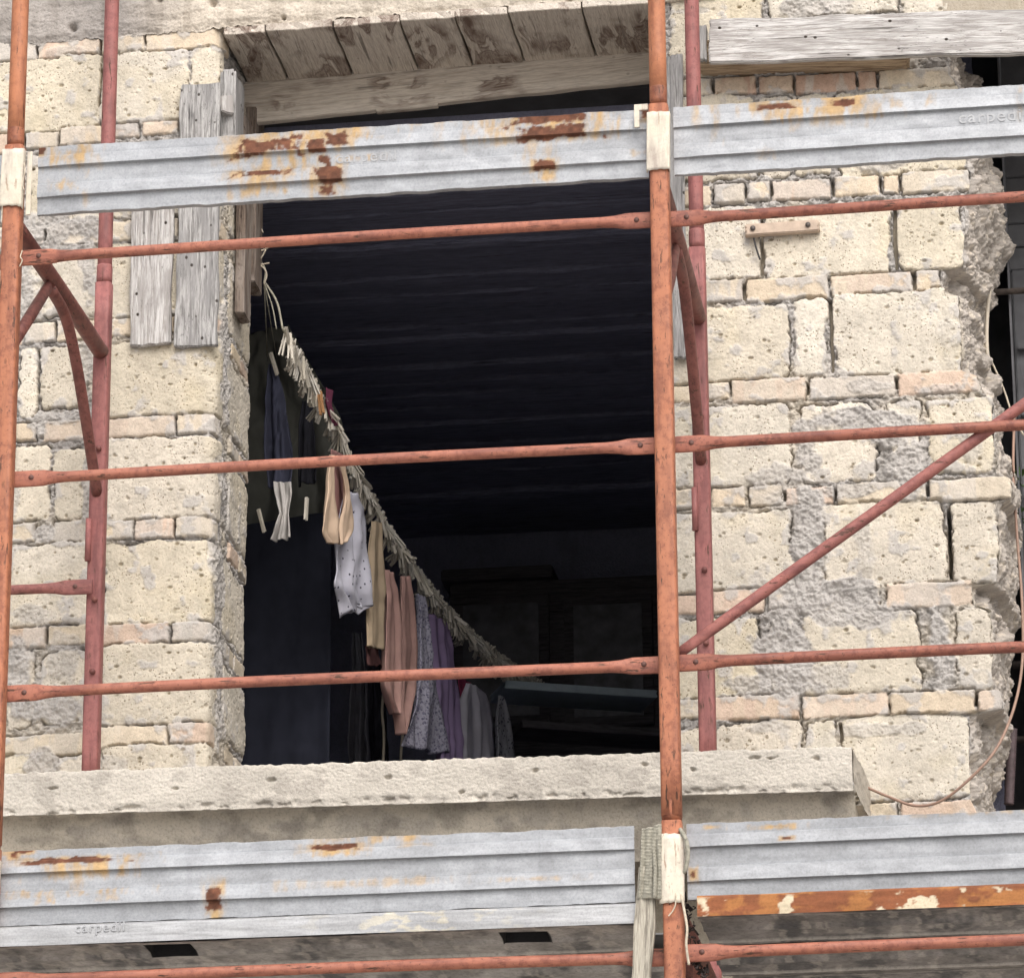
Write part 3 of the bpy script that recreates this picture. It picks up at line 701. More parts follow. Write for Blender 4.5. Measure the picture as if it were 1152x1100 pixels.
o = plank('timber_wedge', (a[0] + .008, W - .004, a[2]), .06, .04, .04, PALE_WOOD, None, (math.pi / 2, math.pi / 2, .3), .004, .004, seed=87)
tag(o, 'small pale wooden wedge stuck on the worn timber block beside the long grey board', 'wedge')

a, b = at(838, 250, W - .03), at(922, 262, W - .03)
bt = thing('wall_batten', ((a[0] + b[0]) / 2, W - .02, (a[2] + b[2]) / 2), 'small tan batten fixed with two screws on the right pier', 'batten')
BAT = m_plain('tan_batten', (.46, .36, .28), .7, .2, 40)
o = plank('batten', tuple(bt.location), b[0] - a[0], .036, .026, BAT, bt, (math.pi / 2, -.012, 0), .001, .003, seed=90)
for xx, yy_ in ((847, 257), (909, 253)):
    c = at(xx, yy_, W - .034); tube('screw', [(c[0], W - .038, c[2]), (c[0], W - .02, c[2])], .008, STEEL, bt, 12)
def cable(name, pxs, Y, r, mat, label, cat, n=8):
    pts = [at(q[0], q[1], q[2] if len(q) > 2 else Y) for q in pxs]
    o = tube(name, smooth_path(pts, n), r, mat, None, 8, own=True); return tag(o, label, cat)
TWINE = m_plain('pale_twine', (.48, .42, .33), .9, .3, 80)
BROWNC = m_plain('brown_cable', (.30, .19, .14), .6, .2, 40)
CREAMC = m_plain('cream_cable', (.52, .46, .37), .6, .15, 40)
WIRE = m_plain('black_wire', (.03, .028, .028), .7, .2, 40)
cable('wire', [(848, 268), (851, 280), (855, 292)], W - .02, .003, WIRE, 'short black wire dangling under the small tan batten', 'wire')
cable('cable', [(1114, 322), (1111, 350), (1110, 385), (1113, 420), (1114, 440)], W + .30, .006, CREAMC, 'cream cable hanging down the upper part of the broken wall end', 'cable')
cable('cord', [(1106, 388), (1118, 412), (1130, 440), (1140, 470), (1152, 490)], W + .30, .003, TWINE, 'thin cord slanting across the dark side window', 'cord')
cable('cable', [(1141, 470, W + .3), (1140, 530, W + .2), (1144, 600, W + .15), (1150, 680, W + .1), (1150, 745, W + .05), (1141, 795, W - .03), (1122, 840, W - .08), (1095, 872, W - .10), (1060, 900, W - .08), (1030, 906, W - .06), (1000, 896, W - .05), (972, 884, W - .04)], W, .0042, BROWNC,
      'brown cable looping down past the broken wall end to the sill', 'cable')

# leaves of a small plant growing out behind the broken wall
lf = bmesh.new(); q = random.Random(3); c0 = at(1136, 560, W + .47)
for k in range(46):
    a = Vector((c0[0] + q.uniform(-.03, .05), W + .47 + q.uniform(-.03, .06), c0[2] + q.uniform(-.07, .10))); L = q.uniform(.03, .06); d = Vector((q.uniform(-1, 1), q.uniform(-1, .3), q.uniform(-.6, .6))).normalized()
    sd = d.cross(Vector((0, 0, 1))).normalized() * L * .25; m_ = a + d * L * .5 + Vector((0, 0, .006))
    vs = [lf.verts.new(v) for v in (a, m_ + sd, a + d * L, m_ - sd)]; lf.faces.new(vs)
LEAF = m_plain('leaf_green', (.07, .13, .035), .6, .5, 30)
pl = thing('wall_plant', tuple(c0), 'small green plant sprouting behind the broken end of the right pier', 'plant')
bm_obj('foliage', lf, LEAF, pl)
tube('stem', smooth_path([(c0[0] - .02, W + .49, c0[2] - .12), (c0[0], W + .47, c0[2]), (c0[0] + .02, W + .48, c0[2] + .09)], 5), .003, BROWNC, pl, 8)

# ================================================================== SCAFFOLD
ZJ1, ZJ0 = -.539, -2.540                                            # joints between the frames
def upright(pts, r, mat, parent, sq=1.0): return tube('upright', pts, r, mat, parent, 44, sq=sq)
def frame(X, z0, z1, label, group, r, mats, fitted=True, back=None):
    f = thing('scaffold_frame', (X, 0, z0), label, 'scaffold frame', group)
    for Y, m in ((0, mats[0]), (1.05, mats[1])):
        n = 14; za, zb = (z0, z1) if Y == 0 or back is None else back; pts = [(X, Y, za + (zb - za) * k / n) for k in range(n + 1)]
        upright(pts, r if Y == 0 else r * .93, m, f, .42 if fitted else 1.0)
        if Y and back: continue
        # spigot collar at the foot, darker and a little wider
        tube('collar', [(X, Y, z0 - .012), (X, Y, z0 + .004), (X, Y, z0 + .040), (X, Y, z0 + .046)], [r * .98, r * 1.012, r * 1.012, r * .96], COLLAR if Y == 0 else RED, f, 28)
    if fitted:
        zc = z1 - .225
        tube('crossbar', smooth_path([(X, .02, zc), (X, .5, zc + .004), (X, 1.03, zc)], 8), .0245, BRACE, f, 24)
        A = (X, .03, zc - .355); B = (X, .40, zc - .035); Cc = (X, .52, zc - .03)
        tube('knee_brace', [A, tuple(np.array(A) * .5 + np.array(B) * .5), B], [(.012, .02), (.017, .017), (.012, .02)], BRACE, f, 16)
        D = smooth_path([(X, .43, zc - .03), (X, .60, zc - .05), (X, .74, zc - .14), (X, .90, zc - .30), (X, 1.035, zc - .45)], 6)
        tube('knee_brace', D, .0165, BRACE, f, 16)
        for zz_ in (zc - .31, zc - .78, zc - 1.0):
            tube('locking_pin', [(X + .004, 1.05 - r * .9 - .012, zz_), (X + .004, 1.05 - r * .9 + .01, zz_)], .0085, BRACE, f, 10)
        tube('locking_pin', [(X - .02, 1.05 - r * .9 - .006, zc - .66), (X - .02, 1.05 - r * .9 - .006, zc - .53)], .009, RED, f, 10)
    return f
def plate(f, X, z0, z1, mat=None):
    """flat painted sheet bent round the front of the pole, a little crooked"""
    n, m = 30, 16; hw = .0315; P = np.zeros((n, m, 3))
    path = []
    for t_ in np.linspace(0, 1, n):
        q_ = (t_ - .5) * 2; a_ = max(-1, min(1, q_ * 1.45))
        path.append((a_ * hw, -.0325 + max(0, abs(q_) - .69) * .075 + .002 * a_ * a_))
    for i_ in range(n):
        for j_ in range(m):
            t_ = j_ / (m - 1)
            P[i_, j_] = (X + path[i_][0] + .0035 * (t_ - .5), path[i_][1] - .002 * math.sin(3 * t_), z0 + (z1 - z0) * t_ + (.006 * float(vn(i_ * .3, X * 3 + j_, 2)) if j_ in (0, m - 1) else 0))
    o = link('bracket_plate', grid_mesh('plate', P), mat or CREAM, f); md = o.modifiers.new('thick', 'SOLIDIFY'); md.thickness = .002; return o
GF = 'scaffold frames standing in front of the facade'
fl_u = frame(0.0, ZJ1, ZJ1 + 2.0, 'upper left scaffold frame, its two poles rising above the toe boards', GF, .0238, (ORANGE_UP, RED), False)
fr_u = frame(1.8, ZJ1, ZJ1 + 2.0, 'upper scaffold frame whose worn orange pole tops the middle pole', GF, .0238, (ORANGE_UP, RED), False)
fl_m = frame(0.0, ZJ0, ZJ1 - .014, 'orange scaffold frame with knee braces beside the left pier', GF, .0265, (ORANGE, RED), True, (-2.14, ZJ1 - .014))
fr_m = frame(1.8, ZJ0, ZJ1 - .014, 'orange scaffold frame with the long pole at the right side of the dark opening', GF, .0265, (ORANGE, RED), True, (-2.155, ZJ1 - .014))
fl_l = frame(0.0, ZJ0 - 2.0, ZJ0 - .014, 'lower left scaffold frame under the lower toe boards', GF, .0265, (ORANGE, RED), True, (ZJ0 - 2, -2.70))
fr_l = frame(1.8, ZJ0 - 2.0, ZJ0 - .014, 'lower scaffold frame carrying the middle pole, frayed twine beside it', GF, .0265, (ORANGE, RED), True, (ZJ0 - 2, -2.70))
plate(fl_m, 0.0, ZJ1 - .205, ZJ1 - .035); plate(fr_m, 1.8, ZJ1 - .215, ZJ1 - .045); plate(fr_l, 1.8, ZJ0 - .235, ZJ0 - .055)
plate(fl_l, 0.0, ZJ0 - .235, ZJ0 - .055)
# narrow cream bracket on the left pole and bent hook at the end of the upper left toe board
def strip(f, X0, X1, Y, z0, z1, th=.006): return box('bracket', (X0, Y, z0), (X1, Y + th, z1), CREAM, f, .001)
strip(fl_m, .036, .050, -.004, ZJ1 - .22, ZJ1 - .03)

def rail(z, x0, x1, Y, mat, label, r=.0150, name='guard_rail', za=None, flat0=True, flat1=True, cat='guard rail'):
    n = 46; za = z if za is None else za; pts = []; rad = []; L = abs(x1 - x0)
    for k in range(n + 1):
        t_ = (k / n); t_ = t_ * t_ * (3 - 2 * t_); pts.append((x0 + (x1 - x0) * t_, Y, z + (za - z) * t_ + .0022 * math.sin(5 * t_ + z * 9)))
        e0 = t_ * L; e1 = (1 - t_) * L
        m = max((1 - sst(.075, .13, np.array(e0))) if flat0 else 0, (1 - sst(.075, .13, np.array(e1))) if flat1 else 0)
        rad.append((r * (1 - m) + .006 * m, r * (1 - m) + .0235 * m))
    o = thing(name, ((x0 + x1) / 2, Y, (z + za) / 2), label, cat)
    o['group'] = 'orange scaffold rails'
    tb = tube('tube', pts, rad, mat, o, 18)
    tb.data.transform(Matrix.Translation(-o.location)); tb.matrix_parent_inverse = Matrix.Identity(4)
    for xe, ok, zz_ in ((x0 + .05 * (1 if x1 > x0 else -1), flat0, z), (x1 - .05 * (1 if x1 > x0 else -1), flat1, za)):
        if ok: tube('rivet', [(xe, Y - .0075, zz_), (xe, Y + .0075, zz_)], .0072, RIV, o, 12)
    return o
RZ = [-.871, -1.517, -2.122, -2.894]
names_l = ['top orange rail over the dark opening, just below the upper left toe board', 'orange rail crossing the middle of the dark opening', 'orange rail crossing the low part of the dark opening above the sill', 'lowest orange rail under the long lower left toe board']
names_r = ['rust-speckled rail across the right pier, just below the upper right toe board', 'rust-speckled rail across the middle of the right pier, crossed by the diagonal brace', 'rust-speckled rail across the low right pier, meeting the foot of the diagonal brace', 'lowest rail under the rusty orange beam at the lower right']
for k, zz_ in enumerate(RZ):
    dz = .004 if k == 3 else 0
    rail(zz_ - dz, .02, 1.782, .03, RAIL, names_l[k])
    rail(zz_ + dz, 1.818, 3.58, .03, RAILR if k < 3 else RAIL, names_r[k])
rail(RZ[0] - .01, -1.7, -.018, .03, RAILR, 'stub of a rail leaving the left pole at the picture edge')
d0, d1 = at(762, 736, .056), at(1152, 455, .052)
dv = (d1 - d0); d1 = d0 + dv * 1.18
n = 30; pts = [tuple(d0 + (d1 - d0) * k / n) for k in range(n + 1)]
rad = [((.0155 - .0095 * (1 - float(sst(.05, .11, np.array(k / n * 1.2))))), (.0155 - .001 * (1 - float(sst(.05, .11, np.array(k / n * 1.2)))))) for k in range(n + 1)]
o = tube('diagonal_brace', pts, rad, DIAG, None, 18, own=True); tag(o, 'pinkish diagonal scaffold brace climbing across the right pier', 'scaffold brace')
zs = at(105, 657, 1.0)[2]
rail(zs - .004, -1.75, -.0, 1.005, DIAG, 'short pinkish rail ending on the rear left pole', r=.0150, flat0=False)

# ---- corrugated steel toe boards
def rustfield(Xg, Vz, spots, Y):
    """dark rust and yellow stain amounts; spots (px): x0 y0 x1 y1 kind"""
    ru = np.zeros_like(Xg); ye = np.zeros_like(Xg)
    nz = fbm(Xg * 26, Vz * 40, 3); nz2 = fbm(Xg * 80, Vz * 18, 5)
    for (x0, y0, x1, y1, k) in spots:
        a, b = at(x0, y0, Y), at(x1, y1, Y); cx, cz = (a[0] + b[0]) / 2, (a[2] + b[2]) / 2; hx, hz = max((b[0] - a[0]) / 2, .004), max((a[2] - b[2]) / 2, .003)
        d = np.maximum(np.abs(Xg - cx) / hx, np.abs(Vz - cz) / hz)
        if k == 'r': ru = np.maximum(ru, sst(1.20, .80, d * 1.12 + (nz - .5) * 2.0 + (fbm(Xg * 110, Vz * 110, 6) - .5) * .9)); ye = np.maximum(ye, sst(2.0, .7, d + (nz2 - .5) * 1.5) * .85)
        else: ye = np.maximum(ye, sst(1.5, .3, d + (nz2 - .5) * 2.2) * (.9 if k == 'y' else .5))
    return ru, ye
def toe_board(x0, x1, ztop, h, Y, label, spots, prof=None, zr=0.0, seed=1, tint=(.325, .337, .356), dull=0):
    """ribbed steel plank on edge; heights in fractions of h from the top, outwards in metres"""
    prof = prof or [(0, -.020), (0, 0), (.012, 0), (.135, .0), (.150, .0085), (.310, .0125), (.318, .001), (.56, .0), (.578, .0085), (.765, .0125), (.773, .001), (.99, 0), (1.0, .0), (1.0, -.020)]
    vv = []; oo = []
    for (a, b) in zip(prof, prof[1:]):
        n = max(2, int(abs(b[0] - a[0]) * h / .004) + 1)
        for k in range(n): vv.append(a[0] + (b[0] - a[0]) * k / n); oo.append(a[1] + (b[1] - a[1]) * k / n)
        if n > 1:
            L_ = math.hypot((b[0] - a[0]) * h, b[1] - a[1]); e_ = min(.0007 / L_, .3); i0 = len(vv) - n
            vv.insert(i0 + 1, a[0] + (b[0] - a[0]) * e_); oo.insert(i0 + 1, a[1] + (b[1] - a[1]) * e_); vv.append(a[0] + (b[0] - a[0]) * (1 - e_)); oo.append(a[1] + (b[1] - a[1]) * (1 - e_))
    vv.append(prof[-1][0]); oo.append(prof[-1][1]); vv = np.array(vv); oo = np.array(oo)
    x = np.linspace(x0, x1, int((x1 - x0) / .0045)); Xg, V = np.meshgrid(x, vv, indexing='ij'); O = np.broadcast_to(oo[None], Xg.shape)
    endf = sst(0, .09, np.minimum(Xg - x0, x1 - Xg))
    ribbed = O * (.55 + .45 * endf)
    dentf = lambda X_, V_: (fbm(X_ * 3 + seed, V_ * 2, 2) - .5) * .009 + (fbm(X_ * 14 + seed, V_ * 4, 4) - .5) * .0035
    dent = dentf(Xg, V)
    edge = (np.exp(-(V / .03) ** 2) + np.exp(-((V - 1) / .03) ** 2))
    Zl = ztop + zr * (Xg - x0) - V * h + edge * ((fbm(Xg * 20 + seed, Xg * 0 + 1, 1) - .5) * .007)
    ru, ye = rustfield(Xg, Zl, spots, Y)
    gd = .90 + .16 * fbm(Xg * 5 + seed, V * 5, 3) + .10 * (fbm(Xg * 90, V * 20, 5) - .5) + .12 * (fbm(Xg * 260, V * 52, 2) - .5)
    streak = sst(.52, .7, fbm(Xg * 30 + seed, V * 1.2, 6)) * .06
    c = np.array(tint)[None, None] * (gd * (1 - streak) * (1 - dull))[..., None]
    yc = np.array((.44, .27, .085)) * (.7 + .6 * fbm(Xg * 60, V * 10, 1))[..., None]
    ym = (np.clip(ye, 0, 1) * sst(.36, .66, fbm(Xg * 55, V * 5, 2) * .75 + .22 * fbm(Xg * 160, V * 2, 6) + .08))[..., None] * .85
    c = c * (1 - ym) + yc * ym
    rc = np.array((.118, .046, .025))[None, None] * (.35 + 1.3 * fbm(Xg * 70, Zl * 70, 4))[..., None]
    c = c * (1 - ru[..., None]) + rc * ru[..., None]
    t_ = thing('toe_board', ((x0 + x1) / 2, Y, ztop - h), label, 'toe board', 'corrugated steel toe boards on the scaffold')
    P = np.stack([Xg, Y - ribbed - dent, Zl], -1)
    al = (1 - np.clip(ru + ye * .8, 0, 1))
    P[..., 0] -= t_.location.x; P[..., 1] -= t_.location.y; P[..., 2] -= t_.location.z
    me = grid_mesh('panel', P, np.concatenate([c, al[..., None]], -1), flip=True); o = link('panel', me, GALV); o.parent = t_
    return t_, ztop, h, dentf
def lettering(parent, text, c, size, mat, ext=.0004, dent=None, ztop=0, h=1):
    cu = bpy.data.curves.new('lettering', 'FONT'); cu.body = text; cu.size = size; cu.extrude = ext; cu.bevel_depth = .0003; cu.space_character = 1.15
    tmp = bpy.data.objects.new('t', cu); COL.objects.link(tmp); bpy.context.view_layer.update()
    me = bpy.data.meshes.new_from_object(tmp.evaluated_get(bpy.context.evaluated_depsgraph_get())); bpy.data.objects.remove(tmp)
    if dent is not None:
        for v_ in me.vertices: v_.co.z += float(dent(np.array(c[0] + v_.co.x), np.array((ztop - c[2] - v_.co.y) / h)))
    o = link('embossed_lettering', me, mat); o.rotation_euler = (math.pi / 2, 0, 0)
    o.parent = parent; o.location = Vector(c) - parent.location; return o
EMB = m_plain('embossed_zinc', (.335, .342, .356), .6, .12, 60, Metallic=.2)
UL = [(268,157,338,173,'r'),(326,158,350,171,'y'),(348,156,367,171,'r'),(366,151,394,164,'r'),(358,175,370,184,'r'),(354,189,382,206,'r'),(356,209,378,218,'r'),(60,166,102,186,'y'),(95,188,100,226,'o'),(62,204,92,214,'y'),(37,164,50,175,'r'),
      (300,148,420,156,'y'),(282,176,346,192,'y'),(270,194,322,198,'r'),(272,198,322,215,'y'),(380,176,430,180,'o'),(577,128,655,135,'r'),(575,146,662,154,'r'),(540,128,690,150,'y'),(600,182,625,190,'r'),(602,190,624,202,'y'),(590,156,624,178,'o'),(722,118,733,134,'r'),(712,170,730,176,'o'),(440,128,540,134,'o')]
UR = [(856,108,974,113,'y'),(930,113,968,120,'r'),(852,118,896,121,'r'),(855,120,975,130,'y'),(800,112,812,152,'o'),(778,114,790,140,'o'),(806,112,812,120,'y'),(1000,112,1015,122,'o'),(1040,108,1052,120,'o'),(1142,96,1152,128,'o'),(900,128,960,140,'o'),(852,170,870,178,'o')]
LL = [(10,954,42,959,'r'),(10,958,20,966,'r'),(38,966,138,969,'r'),(40,969,140,984,'y'),(80,984,96,1002,'o'),(30,1003,142,1006,'y'),(45,1006,62,1016,'y'),(110,1006,135,1013,'o'),(234,997,249,1024,'r'),(236,1020,248,1034,'y'),(355,934,400,948,'o'),(420,936,480,945,'y'),(352,951,400,956,'r'),(350,955,402,962,'y'),(345,991,500,994,'o'),(450,948,490,952,'o'),(560,988,640,990,'o')]
LR = [(846,928,896,931,'y'),(880,942,892,945,'r'),(776,978,784,990,'r'),(790,928,812,932,'y'),(1030,910,1152,913,'o')]
tb, zt_, h_, df_ = toe_board(.062, 1.768, -.548, .200, .022, 'upper left toe board over the dark opening, streaked with dark rust patches', UL, seed=3)
c = at(376, 190, 0.0); lettering(tb, 'carpedil', (c[0], .0212, zt_ - .46 * h_ - .012), .046, EMB, .0003, df_, zt_, h_)
hk = at(714, 150, -.01); bmh = bmesh.new()
hx = at(718, 135, 0)[0]
add_box(bmh, (hx - .010, -.010, zt_ - .016), (1.772, -.004, zt_ + .002), .001); add_box(bmh, (hx - .010, -.0105, zt_ - .066), (hx + .004, -.0045, zt_ - .010), .001)
bm_obj('end_hook', bmh, CREAM, tb)
tb, zt_, h_, df_ = toe_board(1.838, 3.56, -.548, .200, .022, 'upper right toe board over the right pier, cleaner with two yellow rust runs', UR, zr=.002, seed=9)
c = at(1078, 140, 0.0); lettering(tb, 'carpedil', (c[0], .0208, zt_ - .46 * h_ - .010), .050, EMB, .0004, df_, zt_, h_)
tb, zt_, h_, df_ = toe_board(-.02, 1.70, -2.556, .200, .020, 'long lower left toe board below the sill with a small brown rust drip', LL, seed=15)
tb, zt_, h_, df_ = toe_board(1.835, 3.56, -2.556, .200, .022, 'lower right toe board, dull grey, above the rusty orange beam', LR, zr=.002, seed=22, dull=.12)
toe_board(-1.75, -.040, -.565, .200, .022, 'end of a toe board just left of the left orange pole, upper level', [], seed=31)
toe_board(-1.75, -.045, -2.560, .25, .022, 'white end of a toe board at the lower left picture corner', [], seed=35, tint=(.42, .42, .42))

# ---- steel deck planks seen from below
def deck(x0, x1, y0, y1, zside0, zside1, label, slots, col, side, seed, clean_side):
    t_ = thing('deck_plank', ((x0 + x1) / 2, y0, zside0), label, 'deck plank', 'steel deck planks of the lower scaffold level')
    x = np.linspace(x0, x1, int((x1 - x0) / .004)); v = np.linspace(0, 1, 110)
    Xg, V = np.meshgrid(x, v, indexing='ij'); Yl = y0 + .004 + V * (y1 - y0 - .008)
    rib = sst(.10, .06, V) * .0 - sst(.0, .06, V) * sst(.94, .88, 1 - V) * 0
    lip = sst(.085, .07, V) + sst(.915, .93, V)
    Zl = zside0 + .006 * (1 - lip) + (fbm(Xg * 4 + seed, V * 4, 2) - .5) * .008
    mid = np.exp(-((V - .5) / .05) ** 2); Zl = Zl - mid * .008
    n1 = fbm(Xg * 16 + seed, Yl * 8, 3); n2 = fbm(Xg * 45, Yl * 45 + seed, 5)
    c = np.array(col)[None, None] * (.42 + .8 * n1 + .4 * (n2 - .5))[..., None]
    bl = .85 * sst(.46, .70, fbm(Xg * 11 + seed, Yl * 5, 6) * .75 + .25 * fbm(Xg * 60, Yl * 30 + seed, 2))[..., None]; c = c * (1 - bl) + np.array((.075, .075, .08)) * bl
    wh = sst(.6, .68, fbm(Xg * 34, Yl * 12 + seed, 1))[..., None] * .3; c = c * (1 - wh) + np.array((.50, .465, .42)) * wh; le = (np.exp(-((V - .07) / .014) ** 2) + np.exp(-((V - .93) / .014) ** 2))[..., None] * .55; c = c * (1 - le) + np.array((.52, .49, .45)) * le
    for (sx, wd_, vv_, hv) in slots:
        m = sst(wd_ / 2 + .003, wd_ / 2 - .003, np.abs(Xg - sx)) * sst(hv, hv - .015, np.abs(V - vv_)); Zl = Zl + m * .055; slot_shade = (np.abs(Xg - sx) < wd_ / 2 + .006) & (np.abs(V - vv_) < hv + .012); c = np.where(slot_shade[..., None], np.array((.012, .012, .013)), c)  # hole shade painted near black into each slot and its walls
    P = np.stack([Xg, Yl, Zl], -1); P -= np.array(t_.location)
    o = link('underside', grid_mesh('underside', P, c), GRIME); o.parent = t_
    box('deck_top', (x0, y0 + .003, zside1 - .004), (x1, y1 - .003, zside1), GALVD, t_)
    if clean_side is not None:
        vv = np.linspace(0, 1, 34); Xs, Vs = np.meshgrid(x, vv, indexing='ij')
        Zs = zside1 - Vs * (zside1 - zside0); Ys = y0 + .006 * sst(.12, 0, Vs) + (fbm(Xs * 5 + seed, Vs * 2, 1) - .5) * .005 - .003
        cs, al = clean_side(Xs, Zs, Vs)
        Ps = np.stack([Xs, Ys, Zs], -1) - np.array(t_.location)
        o = link('side_flange', grid_mesh('side', Ps, np.concatenate([cs, al[..., None]], -1), flip=True), GALV); o.parent = t_
    return t_
GRIME = m_attr('grimy_steel', .85, 90, .4); GALVD = m_plain('dull_zinc', (.30, .30, .30), .6, .3, 20, Metallic=.3)
zsl0, zsl1 = at(360, 1052, -.0)[2], at(360, 1029, .0)[2]
def side_zinc(Xs, Zs, Vs):
    c = np.array((.35, .355, .365))[None, None] * (.85 + .3 * fbm(Xs * 6, Vs * 3, 2))[..., None]
    w = sst(.58, .68, fbm(Xs * 30, Vs * 4 + 3, 3)) * np.exp(-((Xs - at(470, 1035, 0)[0]) / .22) ** 2)
    c = c * (1 - w[..., None]) + np.array((.48, .45, .38)) * w[..., None]; return c, 1 - w
def side_rust(Xs, Zs, Vs):
    c = np.array((.20, .070, .030))[None, None] * (.6 + .8 * fbm(Xs * 14, Vs * 3, 2))[..., None]
    fade = sst(2.75, 2.15, Xs) ; w = sst(.60, .66, fbm(Xs * 24 + 5, Vs * 1.6, 3) * .85 + fbm(Xs * 110, Vs * 6, 5) * .12 + fade * .05) * sst(2.9, 2.6, Xs) * sst(.05, .2, Vs)
    y_ = sst(.45, .62, fbm(Xs * 22 + 5, Vs * 2.0, 3) * .9 + fade * .10)[..., None] * .5
    c = c * (1 - y_) + np.array((.45, .20, .06)) * y_
    c = c * (1 - w[..., None]) + np.array((.55, .47, .34)) * w[..., None]; return c, np.zeros_like(w)
LGR = (.33, .315, .305)
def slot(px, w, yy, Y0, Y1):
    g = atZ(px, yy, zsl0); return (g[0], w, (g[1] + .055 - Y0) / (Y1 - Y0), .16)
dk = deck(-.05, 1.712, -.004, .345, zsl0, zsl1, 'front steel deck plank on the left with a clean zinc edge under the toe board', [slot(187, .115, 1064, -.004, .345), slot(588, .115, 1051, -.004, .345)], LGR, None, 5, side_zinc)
c = at(84, 1051, -.01); lettering(dk, 'carpedil', (c[0], -.0085, c[2] + .006), .036, EMB)
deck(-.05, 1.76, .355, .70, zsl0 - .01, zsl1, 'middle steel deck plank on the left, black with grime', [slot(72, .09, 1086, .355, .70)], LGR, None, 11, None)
deck(-.05, 1.76, .71, 1.03, zsl0 - .012, zsl1, 'rear steel deck plank on the left beside the facade', [], LGR, None, 17, None)
zr0, zr1 = at(960, 1024, 0)[2], at(960, 1000, 0)[2]
deck(1.86, 3.56, .004, .345, zr0, zr1, 'front steel deck plank on the right with a flaking rust-orange edge', [], (.25, .235, .23), None, 23, side_rust)
deck(1.86, 3.56, .355, .70, zr0 - .012, zr1, 'middle steel deck plank on the right, streaked dark grey', [], (.25, .235, .23), None, 29, None)
deck(1.86, 3.56, .71, 1.03, zr0 - .012, zr1, 'rear steel deck plank on the right with brown rust blotches', [], (.25, .235, .23), None, 37, None)

# ---- strap, stake, rope and netting at the foot of the middle pole
def band(name, rows, Y, mat, th=.004, fold=.006, nf=3.0, parent=None, seed=0, plane=None, nu=26, nv=60, label=None, cat=None, ribs=0, jag=0, solid=True):
    """a hanging piece of cloth given by its left and right edges (px), with folds"""
    rows = [(np.array(a, float), np.array(b, float)) for a, b in rows]
    acc = np.concatenate([[0], np.cumsum([np.linalg.norm(((rows[i + 1][0] + rows[i + 1][1]) - (rows[i][0] + rows[i][1])) / 2) for i in range(len(rows) - 1)])]); acc /= acc[-1]
    tv = np.linspace(0, 1, nv); u = np.linspace(0, 1, nu); P = np.zeros((nu, nv, 3))
    def ip(k, c):
        return np.interp(tv, acc, [r[k][c] for r in rows])
    xl, yl, xr, yr = ip(0, 0), ip(0, 1), ip(1, 0), ip(1, 1)
    for a_ in (xl, xr):
        kk = np.convolve(np.pad(a_, 2, mode='edge'), np.ones(5) / 5, 'valid'); a_[:] = kk
    ph = seed * 1.7
    for j in range(nv):
        for i in range(nu):
            x_, y_ = xl[j] + (xr[j] - xl[j]) * u[i], yl[j] + (yr[j] - yl[j]) * u[i]
            if jag and j > nv - 4: y_ += (float(vn(i * .6, seed, 2)) - .5) * jag
            q_ = at_plane(x_, y_, *plane) if plane is not None else at(x_, y_, Y)
            nrm = plane[1] if plane is not None else np.array((0, -1., 0))
            am = fold * (.35 + .65 * tv[j])
            dsp = am * (math.sin(2 * math.pi * (nf * u[i] + .25 * math.sin(3 * tv[j] + ph)) + ph) + .6 * math.sin(2 * math.pi * (nf * 1.7 * u[i]) + ph * 2 + 2 * tv[j]))
            dsp += (.28 if plane is not None else 1.0) * fold * 1.5 * (float(vn(x_ * .09 + y_ * .05 + seed * 5, y_ * .045 - x_ * .03, seed)) - .5) + (.28 if plane is not None else 1.0) * fold * .8 * (float(vn(x_ * .25 + seed, y_ * .11 + x_ * .12, seed + 1)) - .5)
            if ribs: dsp += .0022 * math.sin(2 * math.pi * ribs * tv[j] + .6 * math.sin(9 * u[i]))
            P[i, j] = q_ + nrm * dsp
    me = grid_mesh(name, P); o = link(name, me, mat, parent)
    if parent is None: recentre(o)
    if solid: md = o.modifiers.new('thick', 'SOLIDIFY'); md.thickness = th; md.offset = 0
    if label: tag(o, label, cat)
    return o
STRAP = m_plain('grey_green_webbing', (.30, .285, .235), .95, .35, 90)
STAKE = m_wood('pale_stake_wood', (.40, .37, .31), (.20, .18, .15), .0)
NET = m_plain('brown_black_netting', (.045, .032, .03), .9, .5, 60)
band('webbing_strap', [((722, 932), (738, 930)), ((721, 950), (738, 950)), ((720, 990), (737, 991)), ((718, 1010), (743, 1011))], -.030, STRAP, .004, .004, 1.5, seed=2, ribs=22, label='ribbed grey-green webbing strap hung over the toe board left of the middle pole', cat='strap')
band('webbing_strap', [((736, 928), (744, 927)), ((733, 945), (744, 945)), ((736, 980), (744, 980)), ((735, 1010), (744, 1011))], -.036, STRAP, .004, .004, 1.2, seed=5, ribs=22, label='narrow twisted strap squeezed against the left side of the middle pole', cat='strap')
cable('rope_loop', [(765, 932, -.03), (772, 945, -.04), (774, 962, -.04), (770, 980, -.03), (766, 975, -.02), (769, 955, -.02)], 0, .0055, STRAP, 'loop of grey-green rope on the right side of the middle pole', 'rope')
a, b = at(727, 1000, -.012), at(722, 1110, -.012)
o = plank('wooden_stake', ((a[0] + b[0]) / 2, -.012, (a[2] + b[2]) / 2), a[2] - b[2] + .12, .046, .03, STAKE, None, (math.pi / 2, math.pi / 2 + .055, 0), .010, .004, seed=95)
tag(o, 'pale wooden stake hanging below the ribbed strap beside the middle pole', 'wooden stake')
cable('frayed_twine', [(766, 1005, -.03), (770, 1025, -.035), (773, 1045, -.04), (772, 1062, -.04), (775, 1085, -.03)], 0, .0034, TWINE, 'frayed pale twine hanging right of the middle pole', 'twine')
